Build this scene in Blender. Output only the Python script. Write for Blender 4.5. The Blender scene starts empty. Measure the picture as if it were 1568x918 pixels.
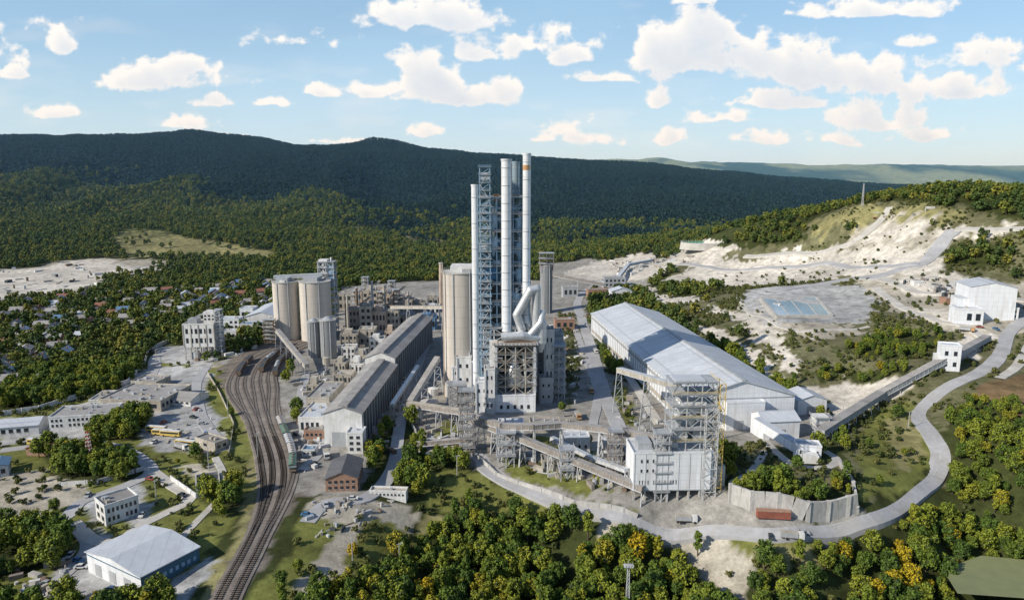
import bpy, math, random, numpy as np, time
from mathutils import Vector, Matrix
T0=time.time()
random.seed(7); rng=np.random.default_rng(7)
S=bpy.context.scene
# ------------------------------------------------------------------ survey geometry
CAM_H=125.0; F=1059.0; CX,CY=784.0,459.0; PITCH=math.atan(184/1059)
cp,sp=math.cos(PITCH),math.sin(PITCH)
def bear(px,py):
    a=(px-CX)/F; b=(CY-py)/F
    y=cp+b*sp; z=-sp+b*cp
    return a/y, z/y            # slopes x/y , z/y of a sight line
def C(px,py,z):
    u,v=bear(px,py); y=(z-CAM_H)/v
    return (u*y,y,z)
def W(px,py,Y):
    u,v=bear(px,py); return (u*Y,Y,CAM_H+v*Y)
def WZ(px,Y,z):
    u,v=bear(px,300); return (u*Y,Y,z)
# ------------------------------------------------------------------ terrain
ctrl=[]
for p in [(784,630,0),(650,660,0),(700,600,0),(600,560,0),(520,600,0),(470,720,0),(420,700,-1),(380,600,-1),(350,545,-1),(430,520,0),(560,520,0),
 (700,500,0),(640,450,0),(850,560,0),(900,620,0),(880,470,2),(950,430,4),(900,430,2),(1000,560,0),(960,500,2),(1100,650,0),(1000,680,0),(900,720,0),(1000,765,0),(860,755,-1),(740,710,0),
 (1120,790,-1),(1230,803,-1),(1320,790,0),(1200,660,1),(1260,640,2),(980,800,-4),(870,775,-4),(740,740,-4),(650,710,-3),(600,720,-2),(560,755,-1),
 (1180,715,5),(1240,742,6),(1295,735,6),(1150,690,3),(1290,700,5),
 (620,850,-13),(750,918,-21),(850,850,-17),(1000,918,-22),(1000,850,-16),(1150,870,-12),(1300,860,-14),(1400,918,-24),(1568,900,-24),(1500,870,-22),(500,918,-8),(560,820,-5),(450,850,-4),(480,790,-2),
 (340,900,-3),(200,900,-5),(50,870,-6),(0,760,-6),(100,720,-5),(200,700,-4),(300,680,-4),(0,640,-7),(200,620,-4),(280,600,-3),(0,560,-9),(0,480,-10),(150,520,-8),(250,560,-5),(300,450,-6),(150,430,-8),(0,420,-6),(450,430,-4),(300,400,0),(600,420,-4),(750,420,-3),
 (1290,605,5),(1300,570,13),(1240,560,15),(1160,520,17),(1100,480,17),(1040,455,12),(1000,430,10),(1200,440,29),(1165,455,28),(1270,455,28),(1190,486,27),(1280,482,27),(1230,520,22),(1400,570,20),(1380,620,8),(1430,620,12),(1440,690,5),(1400,740,1),(1350,775,0),(1500,570,22),(1545,510,31),(1568,600,22),(1568,700,10),(1568,800,-8),(1480,760,-6),
 (1510,490,36),(1440,470,36),(1400,430,45),(1320,400,48),(1250,390,47),(1150,400,33),(1340,350,76),(1380,312,101),(1420,316,100),(1300,330,88),(1450,350,82),(1500,380,68),(1568,350,85),(1568,430,48),(1060,385,28),(1120,370,42),(1010,400,15),(1100,352,60),(1180,335,78),(1250,322,88),(1000,370,30)]:
    ctrl.append(C(*p))
for px,py in [(-500,217),(-200,214),(0,211),(70,208),(150,211),(290,199),(380,210),(440,222),(500,231),(535,224),(570,213),(610,217),(650,229),(720,235),(790,240),(860,245),(930,249),(1000,254),(1100,265),(1180,272),(1270,278),(1400,287),(1568,300),(2000,304)]:
    ctrl.append(W(px,py,3200))
for px in (-500,0,400,800,1200,1600,2000): ctrl.append(WZ(px,4400,50)); ctrl.append(WZ(px,5600,40)); ctrl.append(WZ(px,11500,60))
for px,py in [(-500,262),(0,262),(400,262),(800,256),(950,246),(1010,242),(1100,248),(1180,255),(1260,259),(1340,254),(1400,251),(1470,258),(1568,256),(1800,254),(2100,262)]: ctrl.append(W(px,py,7500))
for px,z in [(-500,150),(-100,150),(200,135),(450,110),(700,80),(950,65),(1250,45),(1600,35),(2000,40)]: ctrl.append(WZ(px,2300,z))
for px,z in [(-500,60),(0,55),(300,45),(600,30),(850,22),(1100,30),(1350,30),(1600,35),(2000,60)]: ctrl.append(WZ(px,1620,z))
for px,z in [(-500,30),(0,18),(300,15),(500,8),(700,3),(900,6)]: ctrl.append(WZ(px,1200,z))
for p in [(-300,90,-18),(-100,90,-26),(100,90,-30),(300,90,-32),(-300,-200,-20),(0,-200,-35),(300,-200,-35),(-2500,300,20),(2500,300,60),(-2500,1500,80),(2500,1600,60),(-900,400,-8),(1100,500,60),(900,250,20),(0,-2500,0),(-3000,-2500,0),(3000,-2500,0),(9000,5000,60),(-9000,5000,120)]: ctrl.append(p)
cxy=np.array([(p[0],p[1]) for p in ctrl]); cz=np.array([p[2] for p in ctrl])
n=len(ctrl); c2=14.0**2
R=np.sqrt(((cxy[:,None]-cxy[None])**2).sum(-1)+c2)
A=np.zeros((n+1,n+1)); A[:n,:n]=R-np.eye(n)*1.5; A[:n,n]=1; A[n,:n]=1
sol=np.linalg.solve(A,np.append(cz,0)); wts=sol[:n]; w0=sol[n]
def vn(x,y,seed=0.):
    ix=np.floor(x); iy=np.floor(y); fx=x-ix; fy=y-iy
    fx=fx*fx*(3-2*fx); fy=fy*fy*(3-2*fy)
    def hs(a,b):
        s=np.sin(a*127.1+b*311.7+seed*17.3)*43758.5453; return s-np.floor(s)
    return (hs(ix,iy)*(1-fx)+hs(ix+1,iy)*fx)*(1-fy)+(hs(ix,iy+1)*(1-fx)+hs(ix+1,iy+1)*fx)*fy
def fbm(x,y,o=4,seed=0.):
    s=0;a=.5;t=0
    for k in range(o): s=s+a*vn(x,y,seed+k); t+=a; x=x*2.03+3.1;y=y*2.03+1.7;a*=.5
    return s/t
def sst(a,b,x):
    t=np.clip((x-a)/(b-a),0,1); return t*t*(3-2*t)
def hf(x,y):
    x=np.atleast_1d(np.asarray(x,float)); y=np.atleast_1d(np.asarray(y,float)); out=np.empty(x.shape)
    for i in range(0,len(x),20000):
        X=x[i:i+20000]; Y=y[i:i+20000]
        r=np.sqrt((X[:,None]-cxy[None,:,0])**2+(Y[:,None]-cxy[None,:,1])**2+c2)
        out[i:i+20000]=r@wts+w0
    hill=sst(9,26,out)*sst(60,160,x)*(1-sst(1000,1300,y))
    out=out+hill*((fbm(x/45,y/45,4,3)-.5)*5-np.abs(fbm(x/28,y/28,3,9)-.5)*4)
    d=np.sqrt(x*x+y*y)
    far=sst(1150,2300,d)
    rid=1-np.abs(fbm(x/420+.25*y/620,y/1100,4,5)-.5)*4
    out=out+far*(rid*46-20)*(1-.75*sst(2600,3100,d)*(1-.6*sst(4200,5200,d)))
    out=out+sst(5200,6500,d)*(fbm(x/900,y/1200,4,15)-.5)*110
    out=out+sst(700,1400,d)*(fbm(x/160,y/160,3,8)-.5)*14
    return out
def h1(x,y): return float(hf([x],[y])[0])
ys_m=np.concatenate([np.linspace(70,700,500),np.geomspace(702,10500,420)])
def G(px,py,up=0.):
    u,v=bear(px,py); ys=ys_m; z=CAM_H+v*ys; d=z-(hf(u*ys,ys)+up)
    k=np.argmax(d<0)
    if d[k]>=0: k=len(ys)-1
    if k==0: y=ys[0]
    else: y=ys[k-1]+(ys[k]-ys[k-1])*d[k-1]/(d[k-1]-d[k])
    return Vector((u*y,y,h1(u*y,y)+up))
def mpp(p): return (p.y*cp-(p.z-CAM_H)*sp)/F     # metres per survey unit at p
def ztop(y,px,py): return CAM_H+bear(px,py)[1]*y
# ------------------------------------------------------------------ materials
def nodes(name):
    m=bpy.data.materials.new(name); m.use_nodes=True; nt=m.node_tree; b=nt.nodes['Principled BSDF']; return m,nt,b
def N(nt,t,**k):
    nd=nt.nodes.new(t)
    for a,b in k.items(): setattr(nd,a,b)
    return nd
def MR(nt,src,a,b,c,d):
    m=N(nt,'ShaderNodeMapRange'); m.inputs[1].default_value=a;m.inputs[2].default_value=b;m.inputs[3].default_value=c;m.inputs[4].default_value=d
    nt.links.new(src,m.inputs[0]); return m.outputs[0]
def MA(nt,op,a,b=None,clamp=False):
    m=N(nt,'ShaderNodeMath',operation=op,use_clamp=clamp)
    for i,s in enumerate((a,b)):
        if s is None: continue
        if isinstance(s,(int,float)): m.inputs[i].default_value=s
        else: nt.links.new(s,m.inputs[i])
    return m.outputs[0]
def NZ(nt,vec,scale,detail=4,rough=.55):
    m=N(nt,'ShaderNodeTexNoise'); m.inputs['Scale'].default_value=scale; m.inputs['Detail'].default_value=detail; m.inputs['Roughness'].default_value=rough
    nt.links.new(vec,m.inputs['Vector']); return m.outputs['Fac']
def M(name,col,rough=.85,var=.3,sc=.2,streak=1.,metal=0.,bump=.15,panel=0.,ring=0.,dirt=None):
    m,nt,b=nodes(name); L=nt.links
    tc=N(nt,'ShaderNodeTexCoord'); mp=N(nt,'ShaderNodeMapping'); mp.inputs['Scale'].default_value=(1,1,streak); L.new(tc.outputs['Object'],mp.inputs[0])
    n1=NZ(nt,mp.outputs[0],sc,5,.6); n2=NZ(nt,mp.outputs[0],sc*7,4,.6)
    f=MA(nt,'MULTIPLY',MR(nt,n1,.3,.7,1-var,1+var*.35),MR(nt,n2,.3,.7,1-var*.5,1+var*.25))
    if panel:
        sx=N(nt,'ShaderNodeSeparateXYZ'); L.new(tc.outputs['Object'],sx.inputs[0])
        for o in (sx.outputs[2],MA(nt,'ADD',sx.outputs[0],sx.outputs[1])):
            fr=MA(nt,'FRACT',MA(nt,'DIVIDE',o,panel)); ln=MA(nt,'LESS_THAN',fr,.05)
            f=MA(nt,'MULTIPLY',f,MA(nt,'SUBTRACT',1.,MA(nt,'MULTIPLY',ln,.22)))
    if ring:
        sx=N(nt,'ShaderNodeSeparateXYZ'); L.new(tc.outputs['Object'],sx.inputs[0])
        fr=MA(nt,'FRACT',MA(nt,'DIVIDE',sx.outputs[2],ring)); ln=MA(nt,'LESS_THAN',fr,.06)
        f=MA(nt,'MULTIPLY',f,MA(nt,'SUBTRACT',1.,MA(nt,'MULTIPLY',ln,.16)))
    vm=N(nt,'ShaderNodeVectorMath',operation='SCALE'); vm.inputs[0].default_value=col; L.new(f,vm.inputs['Scale']); out=vm.outputs[0]
    if dirt:
        mx=N(nt,'ShaderNodeMix',data_type='RGBA'); L.new(MR(nt,NZ(nt,mp.outputs[0],sc*2.3,6,.65),.48,.68,0,.8),mx.inputs[0]); L.new(out,mx.inputs[6]); mx.inputs[7].default_value=(*dirt,1); out=mx.outputs[2]
    L.new(out,b.inputs['Base Color']); b.inputs['Roughness'].default_value=rough; b.inputs['Metallic'].default_value=metal
    if bump:
        bp=N(nt,'ShaderNodeBump'); bp.inputs['Strength'].default_value=bump; bp.inputs['Distance'].default_value=.3; L.new(n2,bp.inputs['Height']); L.new(bp.outputs[0],b.inputs['Normal'])
    return m
white=M('white_cladding',(.76,.78,.81),.6,.15,.12,.2,panel=3.,dirt=(.55,.54,.53))
white2=M('white_plaster',(.71,.71,.70),.9,.25,.25,.3,dirt=(.44,.41,.37))
greyc=M('grey_cladding',(.40,.42,.44),.6,.25,.15,.25,panel=2.5)
dust=M('dusty_concrete',(.49,.45,.38),.95,.4,.2,.3,dirt=(.26,.22,.18))
pink=M('old_plaster',(.57,.45,.36),.95,.4,.2,.3,dirt=(.32,.26,.22))
silo_m=M('silo_concrete',(.58,.53,.47),.9,.30,.12,.05,ring=6.,dirt=(.43,.39,.35))
silo_d=M('silo_concrete_shaded',(.26,.27,.28),.9,.3,.15,.06,ring=5.)
steelw=M('painted_steel_light',(.54,.56,.58),.5,.3,.3,dirt=(.36,.32,.28))
steelb=M('painted_steel_blue',(.05,.17,.31),.5,.3,.3)
steelbl=M('painted_steel_paleblue',(.28,.42,.55),.5,.3,.3)
rust=M('rusty_steel',(.20,.14,.10),.8,.4,.4)
galv=M('weathered_gallery_sheet',(.30,.265,.235),.75,.35,.3,dirt=(.20,.165,.14))
orange=M('orange_paint',(.50,.27,.10),.6,.3,.4,dirt=(.36,.28,.2))
yellow=M('yellow_paint',(.62,.45,.12),.5,.15,.4)
alu=M('aluminium_duct',(.66,.68,.70),.38,.18,.4,metal=.4,ring=3.,dirt=(.48,.48,.48))
stackw=M('stack_paint',(.70,.72,.75),.6,.18,.2,.08,ring=9.,dirt=(.54,.55,.57))
stackd=M('stack_grey',(.20,.27,.31),.6,.2,.2,.2,ring=6.)
roofw=M('hall_roof_sheet',(.55,.58,.62),.5,.16,.05,1,panel=6.,dirt=(.45,.46,.48))
roofg=M('roof_sheet_grey',(.36,.345,.33),.8,.28,.1,1,panel=4.,dirt=(.23,.21,.19))
roofd=M('roof_felt_dark',(.12,.12,.13),.9,.3,.2)
roofr=M('roof_tile_red',(.27,.12,.08),.85,.3,.4)
roofbl=M('roof_sheet_blue',(.12,.22,.34),.6,.2,.3)
bluew=M('blue_cladding_and_shade',(.05,.13,.20),.6,.2,.2,panel=3.)
brick=M('brick_wall',(.33,.18,.12),.95,.3,.8,dirt=(.4,.33,.27))
darkw=M('dark_cladding_and_shade',(.055,.065,.075),.7,.3,.15)
glass=M('window_glass',(.03,.04,.05),.15,.3,1,bump=0)
conc=M('concrete',(.48,.47,.45),.95,.3,.2,.4,dirt=(.31,.29,.27))
road_m=M('road_surface',(.40,.40,.41),.95,.22,.06,1,dirt=(.30,.29,.27))
road_l=M('gravel_track',(.52,.50,.46),.98,.25,.08,1,dirt=(.38,.35,.3))
paint_w=M('road_marking',(.6,.6,.58),.8,.3,.8)
railm=M('rail_steel',(.26,.23,.22),.5,.2,.5)
sleep=M('sleeper',(.17,.14,.11),.9,.3,1)
ballast=M('ballast',(.25,.215,.185),.98,.35,.12,dirt=(.15,.125,.105),bump=.5)
rubber=M('rubber',(.02,.02,.02),.9,.1,1)
bark=M('bark',(.09,.065,.045),.95,.3,1.5)
green=M('green_paint',(.12,.20,.15),.6,.2,.5)
redp=M('red_paint',(.36,.08,.05),.6,.3,.5)
bluep=M('blue_paint',(.06,.19,.38),.5,.2,.5)
field=M('arena_turf',(.10,.25,.12),.9,.2,.2)
# ------------------------------------------------------------------ mesh builder
class MB:
    def __init__(s): s.v=[];s.f=[];s.m=[];s.sm=[];s.mats=[]
    def mi(s,m):
        if m not in s.mats: s.mats.append(m)
        return s.mats.index(m)
    def add(s,vs,fs,m,smooth=False):
        o=len(s.v); s.v+= [tuple(a) for a in vs]; k=s.mi(m)
        for f in fs: s.f.append([o+i for i in f]); s.m.append(k); s.sm.append(smooth)
    def box(s,x0,x1,y0,y1,z0,z1,m):
        s.add([(x0,y0,z0),(x1,y0,z0),(x1,y1,z0),(x0,y1,z0),(x0,y0,z1),(x1,y0,z1),(x1,y1,z1),(x0,y1,z1)],
              [(3,2,1,0),(4,5,6,7),(0,1,5,4),(1,2,6,5),(2,3,7,6),(3,0,4,7)],m)
    def beam(s,p,q,w,m,h=None):
        p=Vector(p);q=Vector(q);d=q-p
        if d.length<1e-4: return
        d.normalize(); sd=d.cross(Vector((0,0,1)))
        if sd.length<.05: sd=Vector((1,0,0))
        sd.normalize(); up=sd.cross(d); a=sd*(w/2); b=up*((h or w)/2)
        s.add([p-a-b,p+a-b,p+a+b,p-a+b,q-a-b,q+a-b,q+a+b,q-a+b],[(0,1,2,3),(7,6,5,4),(0,4,5,1),(1,5,6,2),(2,6,7,3),(3,7,4,0)],m)
    def cyl(s,p,q,r0,r1=None,n=24,m=None,cap=True):
        r1=r0 if r1 is None else r1; p=Vector(p);q=Vector(q);d=(q-p).normalized()
        a=d.cross(Vector((0,0,1)))
        if a.length<.05: a=Vector((1,0,0))
        a.normalize(); b=d.cross(a)
        A=[p+(a*math.cos(t)+b*math.sin(t))*r0 for t in [2*math.pi*i/n for i in range(n)]]
        B=[q+(a*math.cos(t)+b*math.sin(t))*r1 for t in [2*math.pi*i/n for i in range(n)]]
        s.add(A+B,[(i,(i+1)%n,n+(i+1)%n,n+i) for i in range(n)],m,True)
        if cap: s.add(A,[tuple(range(n))[::-1]],m); s.add(B,[tuple(range(n))],m)
    def pipe(s,pts,r,m,n=16):
        for a,b in zip(pts,pts[1:]): s.cyl(a,b,r,r,n,m)
        for a in pts[1:-1]: s.ball(a,r*1.02,m)
    def ball(s,c,r,m,n=12):
        vs=[];fs=[];c=Vector(c)
        for i in range(7):
            ph=-math.pi/2+math.pi*i/6
            for j in range(n):
                t=2*math.pi*j/n; vs.append(c+Vector((math.cos(ph)*math.cos(t),math.cos(ph)*math.sin(t),math.sin(ph)))*r)
        for i in range(6):
            for j in range(n): fs.append((i*n+j,i*n+(j+1)%n,(i+1)*n+(j+1)%n,(i+1)*n+j))
        s.add(vs,fs,m,True)
    def gable(s,x0,x1,y0,y1,z0,ze,zr,wall,roof,axis='y',oh=.5,t=.3):
        if axis=='y':
            xm=(x0+x1)/2
            s.add([(x0,y0,z0),(x1,y0,z0),(x1,y0,ze),(xm,y0,zr),(x0,y0,ze),(x0,y1,z0),(x1,y1,z0),(x1,y1,ze),(xm,y1,zr),(x0,y1,ze)],
                  [(0,1,2,3,4),(9,8,7,6,5),(1,6,7,2),(5,0,4,9)],wall)
            k=(zr-ze)/(xm-x0)
            for sg,xe in ((-1,x0-oh),(1,x1+oh)):
                zz=ze-k*oh
                a=[(xm,y0-oh,zr),(xe,y0-oh,zz),(xe,y1+oh,zz),(xm,y1+oh,zr)]
                vs=[(p[0],p[1],p[2]+.03) for p in a]+[(p[0],p[1],p[2]+t) for p in a]
                s.add(vs,[(0,1,2,3),(7,6,5,4),(0,4,5,1),(1,5,6,2),(2,6,7,3)],roof)
        else:
            ym=(y0+y1)/2
            s.add([(x0,y0,z0),(x0,y1,z0),(x0,y1,ze),(x0,ym,zr),(x0,y0,ze),(x1,y0,z0),(x1,y1,z0),(x1,y1,ze),(x1,ym,zr),(x1,y0,ze)],
                  [(4,3,2,1,0),(5,6,7,8,9),(0,5,9,4),(6,1,2,7)],wall)
            k=(zr-ze)/(ym-y0)
            for ye in (y0-oh,y1+oh):
                zz=ze-k*oh
                a=[(x0-oh,ym,zr),(x0-oh,ye,zz),(x1+oh,ye,zz),(x1+oh,ym,zr)]
                vs=[(p[0],p[1],p[2]+.03) for p in a]+[(p[0],p[1],p[2]+t) for p in a]
                s.add(vs,[(0,1,2,3),(7,6,5,4),(0,4,5,1),(1,5,6,2),(2,6,7,3)],roof)
    def parapet(s,x0,x1,y0,y1,z,wall,roof,hh=.8,t=.35):
        s.box(x0-.15,x1+.15,y0-.15,y0-.15+t,z,z+hh,wall); s.box(x0-.15,x1+.15,y1+.15-t,y1+.15,z,z+hh,wall)
        s.box(x0-.15,x0-.15+t,y0-.15+t,y1+.15-t,z,z+hh,wall); s.box(x1+.15-t,x1+.15,y0-.15+t,y1+.15-t,z,z+hh,wall)
        s.box(x0+.2,x1-.2,y0+.2,y1-.2,z,z+.12,roof)
    def wins(s,side,a0,a1,z0,z1,rows,cols,pos,ww=.55,hh=.5,m=None):
        m=m or glass
        if not rows or not cols: return
        dx=(a1-a0)/cols; dz=(z1-z0)/rows
        for i in range(cols):
            for j in range(rows):
                if random.random()<.06: continue
                c=a0+dx*(i+.5); z=z0+dz*(j+.5); w=dx*ww/2; h=dz*hh/2
                if side=='f':
                    s.box(c-w,c+w,pos-.06,pos+.1,z-h,z+h,m); s.box(c-w-.1,c+w+.1,pos-.14,pos+.02,z-h-.18,z-h-.04,conc)
                else:
                    sg=1 if side=='r' else -1
                    s.box(pos-.1 if sg>0 else pos-.06,pos+.06 if sg>0 else pos+.1,c-w,c+w,z-h,z+h,m)
    def lattice(s,x0,x1,y0,y1,z0,z1,nx,ny,nz,w,m,diag=True,floor=None,rail=None,diagm=None):
        xs=[x0+(x1-x0)*i/nx for i in range(nx+1)]; yy=[y0+(y1-y0)*i/ny for i in range(ny+1)]; zs=[z0+(z1-z0)*i/nz for i in range(nz+1)]
        for i,x in enumerate(xs):
            for j,y in enumerate(yy):
                if 0<i<nx and 0<j<ny: continue
                s.beam((x,y,z0-2),(x,y,z1),w*1.3,m)
        for k,z in enumerate(zs):
            if k==0: continue
            for y in yy: s.beam((x0,y,z),(x1,y,z),w,m)
            for x in xs: s.beam((x,y0,z),(x,y1,z),w,m)
            if floor: s.box(x0-.8,x1+.8,y0-.8,y1+.8,z+w*.6,z+w*.6+.15,floor)
            if rail:
                for zz in (1.2,.6):
                    zr=z+w*.6+zz
                    s.beam((x0-.8,y0-.8,zr),(x1+.8,y0-.8,zr),.12,rail); s.beam((x1+.8,y0-.8,zr),(x1+.8,y1+.8,zr),.12,rail); s.beam((x0-.8,y0-.8,zr),(x0-.8,y1+.8,zr),.12,rail)
        if diag:
            dm=diagm or m
            for k in range(nz):
                for i in range(nx):
                    a,b=(zs[k],zs[k+1]) if (i+k)%2 else (zs[k+1],zs[k])
                    s.beam((xs[i],y0,a),(xs[i+1],y0,b),w*.7,dm); s.beam((xs[i],y1,a),(xs[i+1],y1,b),w*.7,dm)
                for j in range(ny):
                    a,b=(zs[k],zs[k+1]) if (j+k)%2 else (zs[k+1],zs[k])
                    s.beam((x0,yy[j],a),(x0,yy[j+1],b),w*.7,dm); s.beam((x1,yy[j],a),(x1,yy[j+1],b),w*.7,dm)
    def mesh(s,name):
        me=bpy.data.meshes.new(name); me.from_pydata(s.v,[],s.f)
        for m in s.mats: me.materials.append(m)
        me.polygons.foreach_set('material_index',s.m); me.polygons.foreach_set('use_smooth',s.sm); me.update(); return me
    def obj(s,name,loc=(0,0,0),rot=0.):
        o=bpy.data.objects.new(name,s.mesh(name)); o.location=loc; o.rotation_euler=(0,0,rot); S.collection.objects.link(o); return o
EX=[]   # building footprints (no trees)
def foot(loc,rot,x0,x1,y0,y1): EX.append((loc[0],loc[1],rot,x0,x1,y0,y1))
# ------------------------------------------------------------------ building helpers
def place(l,r,yb,yt):
    p=G((l+r)/2,yb); s=mpp(p); w=(r-l)*s; h=ztop(p.y,(l+r)/2,yt)-p.z
    return p,s,w,h
def fill(b,x0,x1,D,h,roof,wall,rm,win,swin,rise=None,z0=0,base=None):
    y0,y1=0,D
    if roof in('y','x'):
        rise=rise if rise is not None else ((x1-x0) if roof=='y' else D)*.16
        b.gable(x0,x1,y0,y1,-3,h,h+rise,wall,rm,roof)
    else:
        b.box(x0,x1,y0,y1,-3,h,wall); b.parapet(x0,x1,y0,y1,h,wall,rm)
        for k in range(int((x1-x0)*D/60)+1):
            cx=random.uniform(x0+1.5,x1-1.5) if x1-x0>4 else (x0+x1)/2; cy=random.uniform(1.5,max(1.6,D-1.5)); q=random.uniform(.4,1.)
            b.box(cx-q,cx+q,cy-q,cy+q,h+.12,h+.5+q,random.choice((greyc,alu,dust)))
    if base: b.box(x0-.06,x1+.06,-.06,D+.06,-3,.9,base)
    if win: b.wins('f',x0+.5,x1-.5,.8,h-.3,win[0],win[1],0)
    if swin:
        b.wins('r',.5,D-.5,.8,h-.3,swin[0],swin[1],x1); b.wins('l',.5,D-.5,.8,h-.3,swin[0],swin[1],x0)
def bld(name,l,r,yb,yt,D,rot=0,roof='flat',wall=None,rm=None,win=None,swin=None,extra=None,rise=None,base=None):
    p,s,w,h=place(l,r,yb,yt); b=MB(); wall=wall or white2; rm=rm or roofg
    fill(b,-w/2,w/2,D,h,roof,wall,rm,win,swin,rise,base=base)
    if extra: extra(b,w,D,h,s)
    b.obj(name,p,math.radians(rot)); foot(p,math.radians(rot),-w/2,w/2,0,D); return p,s,w,h
def bldc(name,A,B,Cc,yt,roof='flat',wall=None,rm=None,win=None,swin=None,extra=None,rise=None,side=None,base=None):
    a,b0,c=G(*A),G(*B),G(*Cc); d=(c-b0).xy; D=d.length; rot=math.atan2(d.y,d.x)-math.pi/2
    ax=Vector((math.cos(rot),math.sin(rot))); w=abs((a-b0).xy.dot(ax)); h=ztop(b0.y,B[0],yt)-b0.z
    b=MB(); wall=wall or white2; rm=rm or roofg
    fill(b,-w,0,D,h,roof,wall,rm,win,swin,rise,base=base)
    if side: b.box(-.1,.05,.02,D-.02,-2,h-.3,side)
    if extra: extra(b,w,D,h,1)
    b.obj(name,b0,rot); foot(b0,rot,-w,0,0,D); return b0,rot,w,D,h
# ================================================================== LEFT SIDE
def wh_extra(b,w,D,h,s):
    for i in range(3): b.box(-w*.85+i*w*.27,-w*.85+i*w*.27+w*.12,-.1,.05,0,h*.6,greyc)
    b.box(-w*.99,-.2,-.12,.04,h-.9,h-.6,bluew)
    for i in range(9): b.box(-.02,.12,1+i*D/9.6,1+i*D/9.6+D/18,h*.45,h*.66,steelbl)
bldc('white_warehouse',(106,892),(218,914),(306,857),883,'y',white,roofw,None,None,wh_extra,2.0,side=bluew)  # blue side sheet carries the right wall's shade in its colour
bldc('white_office_house',(143,795),(163,806),(214,786),776,'flat',white2,roofg,(2,2),(2,7))
bldc('brick_workshop',(193,610),(247,630),(294,602),615,'flat',dust,roofg,(1,4),(1,8))
bldc('office_building',(103,640),(172,652),(190,634),634,'flat',white2,roofg,(2,14),(2,3))
bldc('office_building',(150,620),(185,625),(205,610),612,'flat',white2,roofg,(1,8),(1,3))
bldc('white_shed',(0,662),(60,664),(75,650),650,'x',white2,roofw,(1,6),None)
bldc('blue_roof_house',(-15,735),(14,728),(18,715),712,'y',white2,roofbl,(1,2),(1,2))
bldc('small_workshop',(285,690),(330,692),(350,684),680,'flat',dust,roofg,(1,3),(1,2))
bldc('small_workshop',(0,832),(30,820),(40,808),806,'y',dust,roofg,(1,3),(1,2))
bldc('small_shed',(55,690),(80,698),(95,690),688,'y',brick,roofr,(1,2),None)
bldc('small_shed',(215,590),(240,596),(262,585),586,'flat',dust,roofg,(1,4),None)
bldc('loading_shed',(262,618),(292,622),(320,608),614,'x',white2,roofg,(1,4),None)
b=MB(); p=G(300,755)
for dx in (0,9): b.box(dx,dx+.5,0,16,-1,1.6,conc)
b.box(0,9.5,-.5,0,-1,1.6,conc); b.box(0,9.5,16,16.5,-1,1.6,conc); b.box(.5,9,0,16,-1,.3,darkw)
b.obj('concrete_settling_basin',p,math.radians(25)); foot(p,math.radians(25),0,10,0,17)
p,s,w,h=place(284,330,549,497); b=MB()
b.box(-w/2,w/2,0,18,h*.35,h,white2); b.parapet(-w/2,w/2,0,18,h,white2,roofg)
for x in np.linspace(-w/2+.4,w/2-.4,6):
    for y in (.4,9,17.6): b.box(x-.4,x+.4,y-.4,y+.4,-2,h*.35,conc)
for x in np.linspace(-w/2,w/2,5): b.box(x-.3,x+.3,-.3,0,h*.35,h,dust)
b.wins('f',-w/2+1,w/2-1,h*.4,h*.95,2,6,0)
b.box(w*.12,w*.5,4,14,h+.1,h+8.5,white2); b.wins('f',w*.12,w*.5,h+2,h+7,2,3,4)
b.box(-w*.4,-w*.1,4,12,h+.1,h+3.4,greyc); b.lattice(w*.5+.2,w*.5+4,2,8,0,h+10,1,1,8,.3,steelw,floor=greyc)
b.beam((-w*.3,6,h+3),(w*.15,8,h+7.5),1.2,greyc)
b.obj('packing_plant_building',p,math.radians(3)); foot(p,0,-w/2,w/2+5,0,18)
bld('white_workshop',336,366,505,489,12,3,'flat',white,roofw,(2,4),None)
bld('white_workshop',368,388,492,473,14,3,'flat',white,roofw,(1,2),None)
bld('white_workshop',340,362,520,508,10,3,'flat',white2,roofw,(1,3),None)
bld('blue_tank_building',368,404,508,497,12,3,'flat',white2,roofbl,(1,3),None)
b=MB(); b.gable(-14,14,0,60,-2,9,13,white2,roofw,'y'); b.wins('r',2,58,2,8,1,12,14); p=G(400,500); b.obj('long_storage_shed',p,math.radians(3)); foot(p,0,-14,14,0,60)
# ---- twin clinker silos
def silo(name,l,r,yb,yt,mat,n=40,flut=0,top=True):
    p=G((l+r)/2,yb); s=mpp(p); R_=(r-l)/2*s; h=ztop(p.y,(l+r)/2,yt)-p.z; b=MB()
    b.cyl((0,R_,-2),(0,R_,h),R_,R_,n,mat)
    b.cyl((0,R_,h),(0,R_,h+.5),R_+.45,R_+.45,n,conc)
    for i in range(n):
        a=2*math.pi*i/n; x=math.cos(a)*(R_+.3); y=R_+math.sin(a)*(R_+.3); b.beam((x,y,h+.5),(x,y,h+1.6),.08,steelw)
        a2=2*math.pi*(i+1)/n; b.beam((x,y,h+1.6),(math.cos(a2)*(R_+.3),R_+math.sin(a2)*(R_+.3),h+1.6),.1,steelw)
    b.beam((-R_*.35,R_-R_*.97,0),(-R_*.35,R_-R_*.97,h),.5,steelw); b.cyl((R_*.5,R_-R_*.9,0),(R_*.5,R_-R_*.9,h+2),.35,.35,8,greyc)
    return b,p,s,R_,h
b,p,s,R_,h=silo('s',416,454,522,434,silo_m,40,0)
b.box(-R_*.5,R_*.4,R_*.4,R_*1.5,h+.5,h+3.5,greyc); b.box(-R_*.2,R_*.2,R_*.3,R_*.7,h+.5,h+2,white2); b.obj('clinker_silo',p); foot(p,0,-R_,R_,0,2*R_)
b,p,s,R_,h=silo('s',456,503,524,434,silo_m,44,0)
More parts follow.
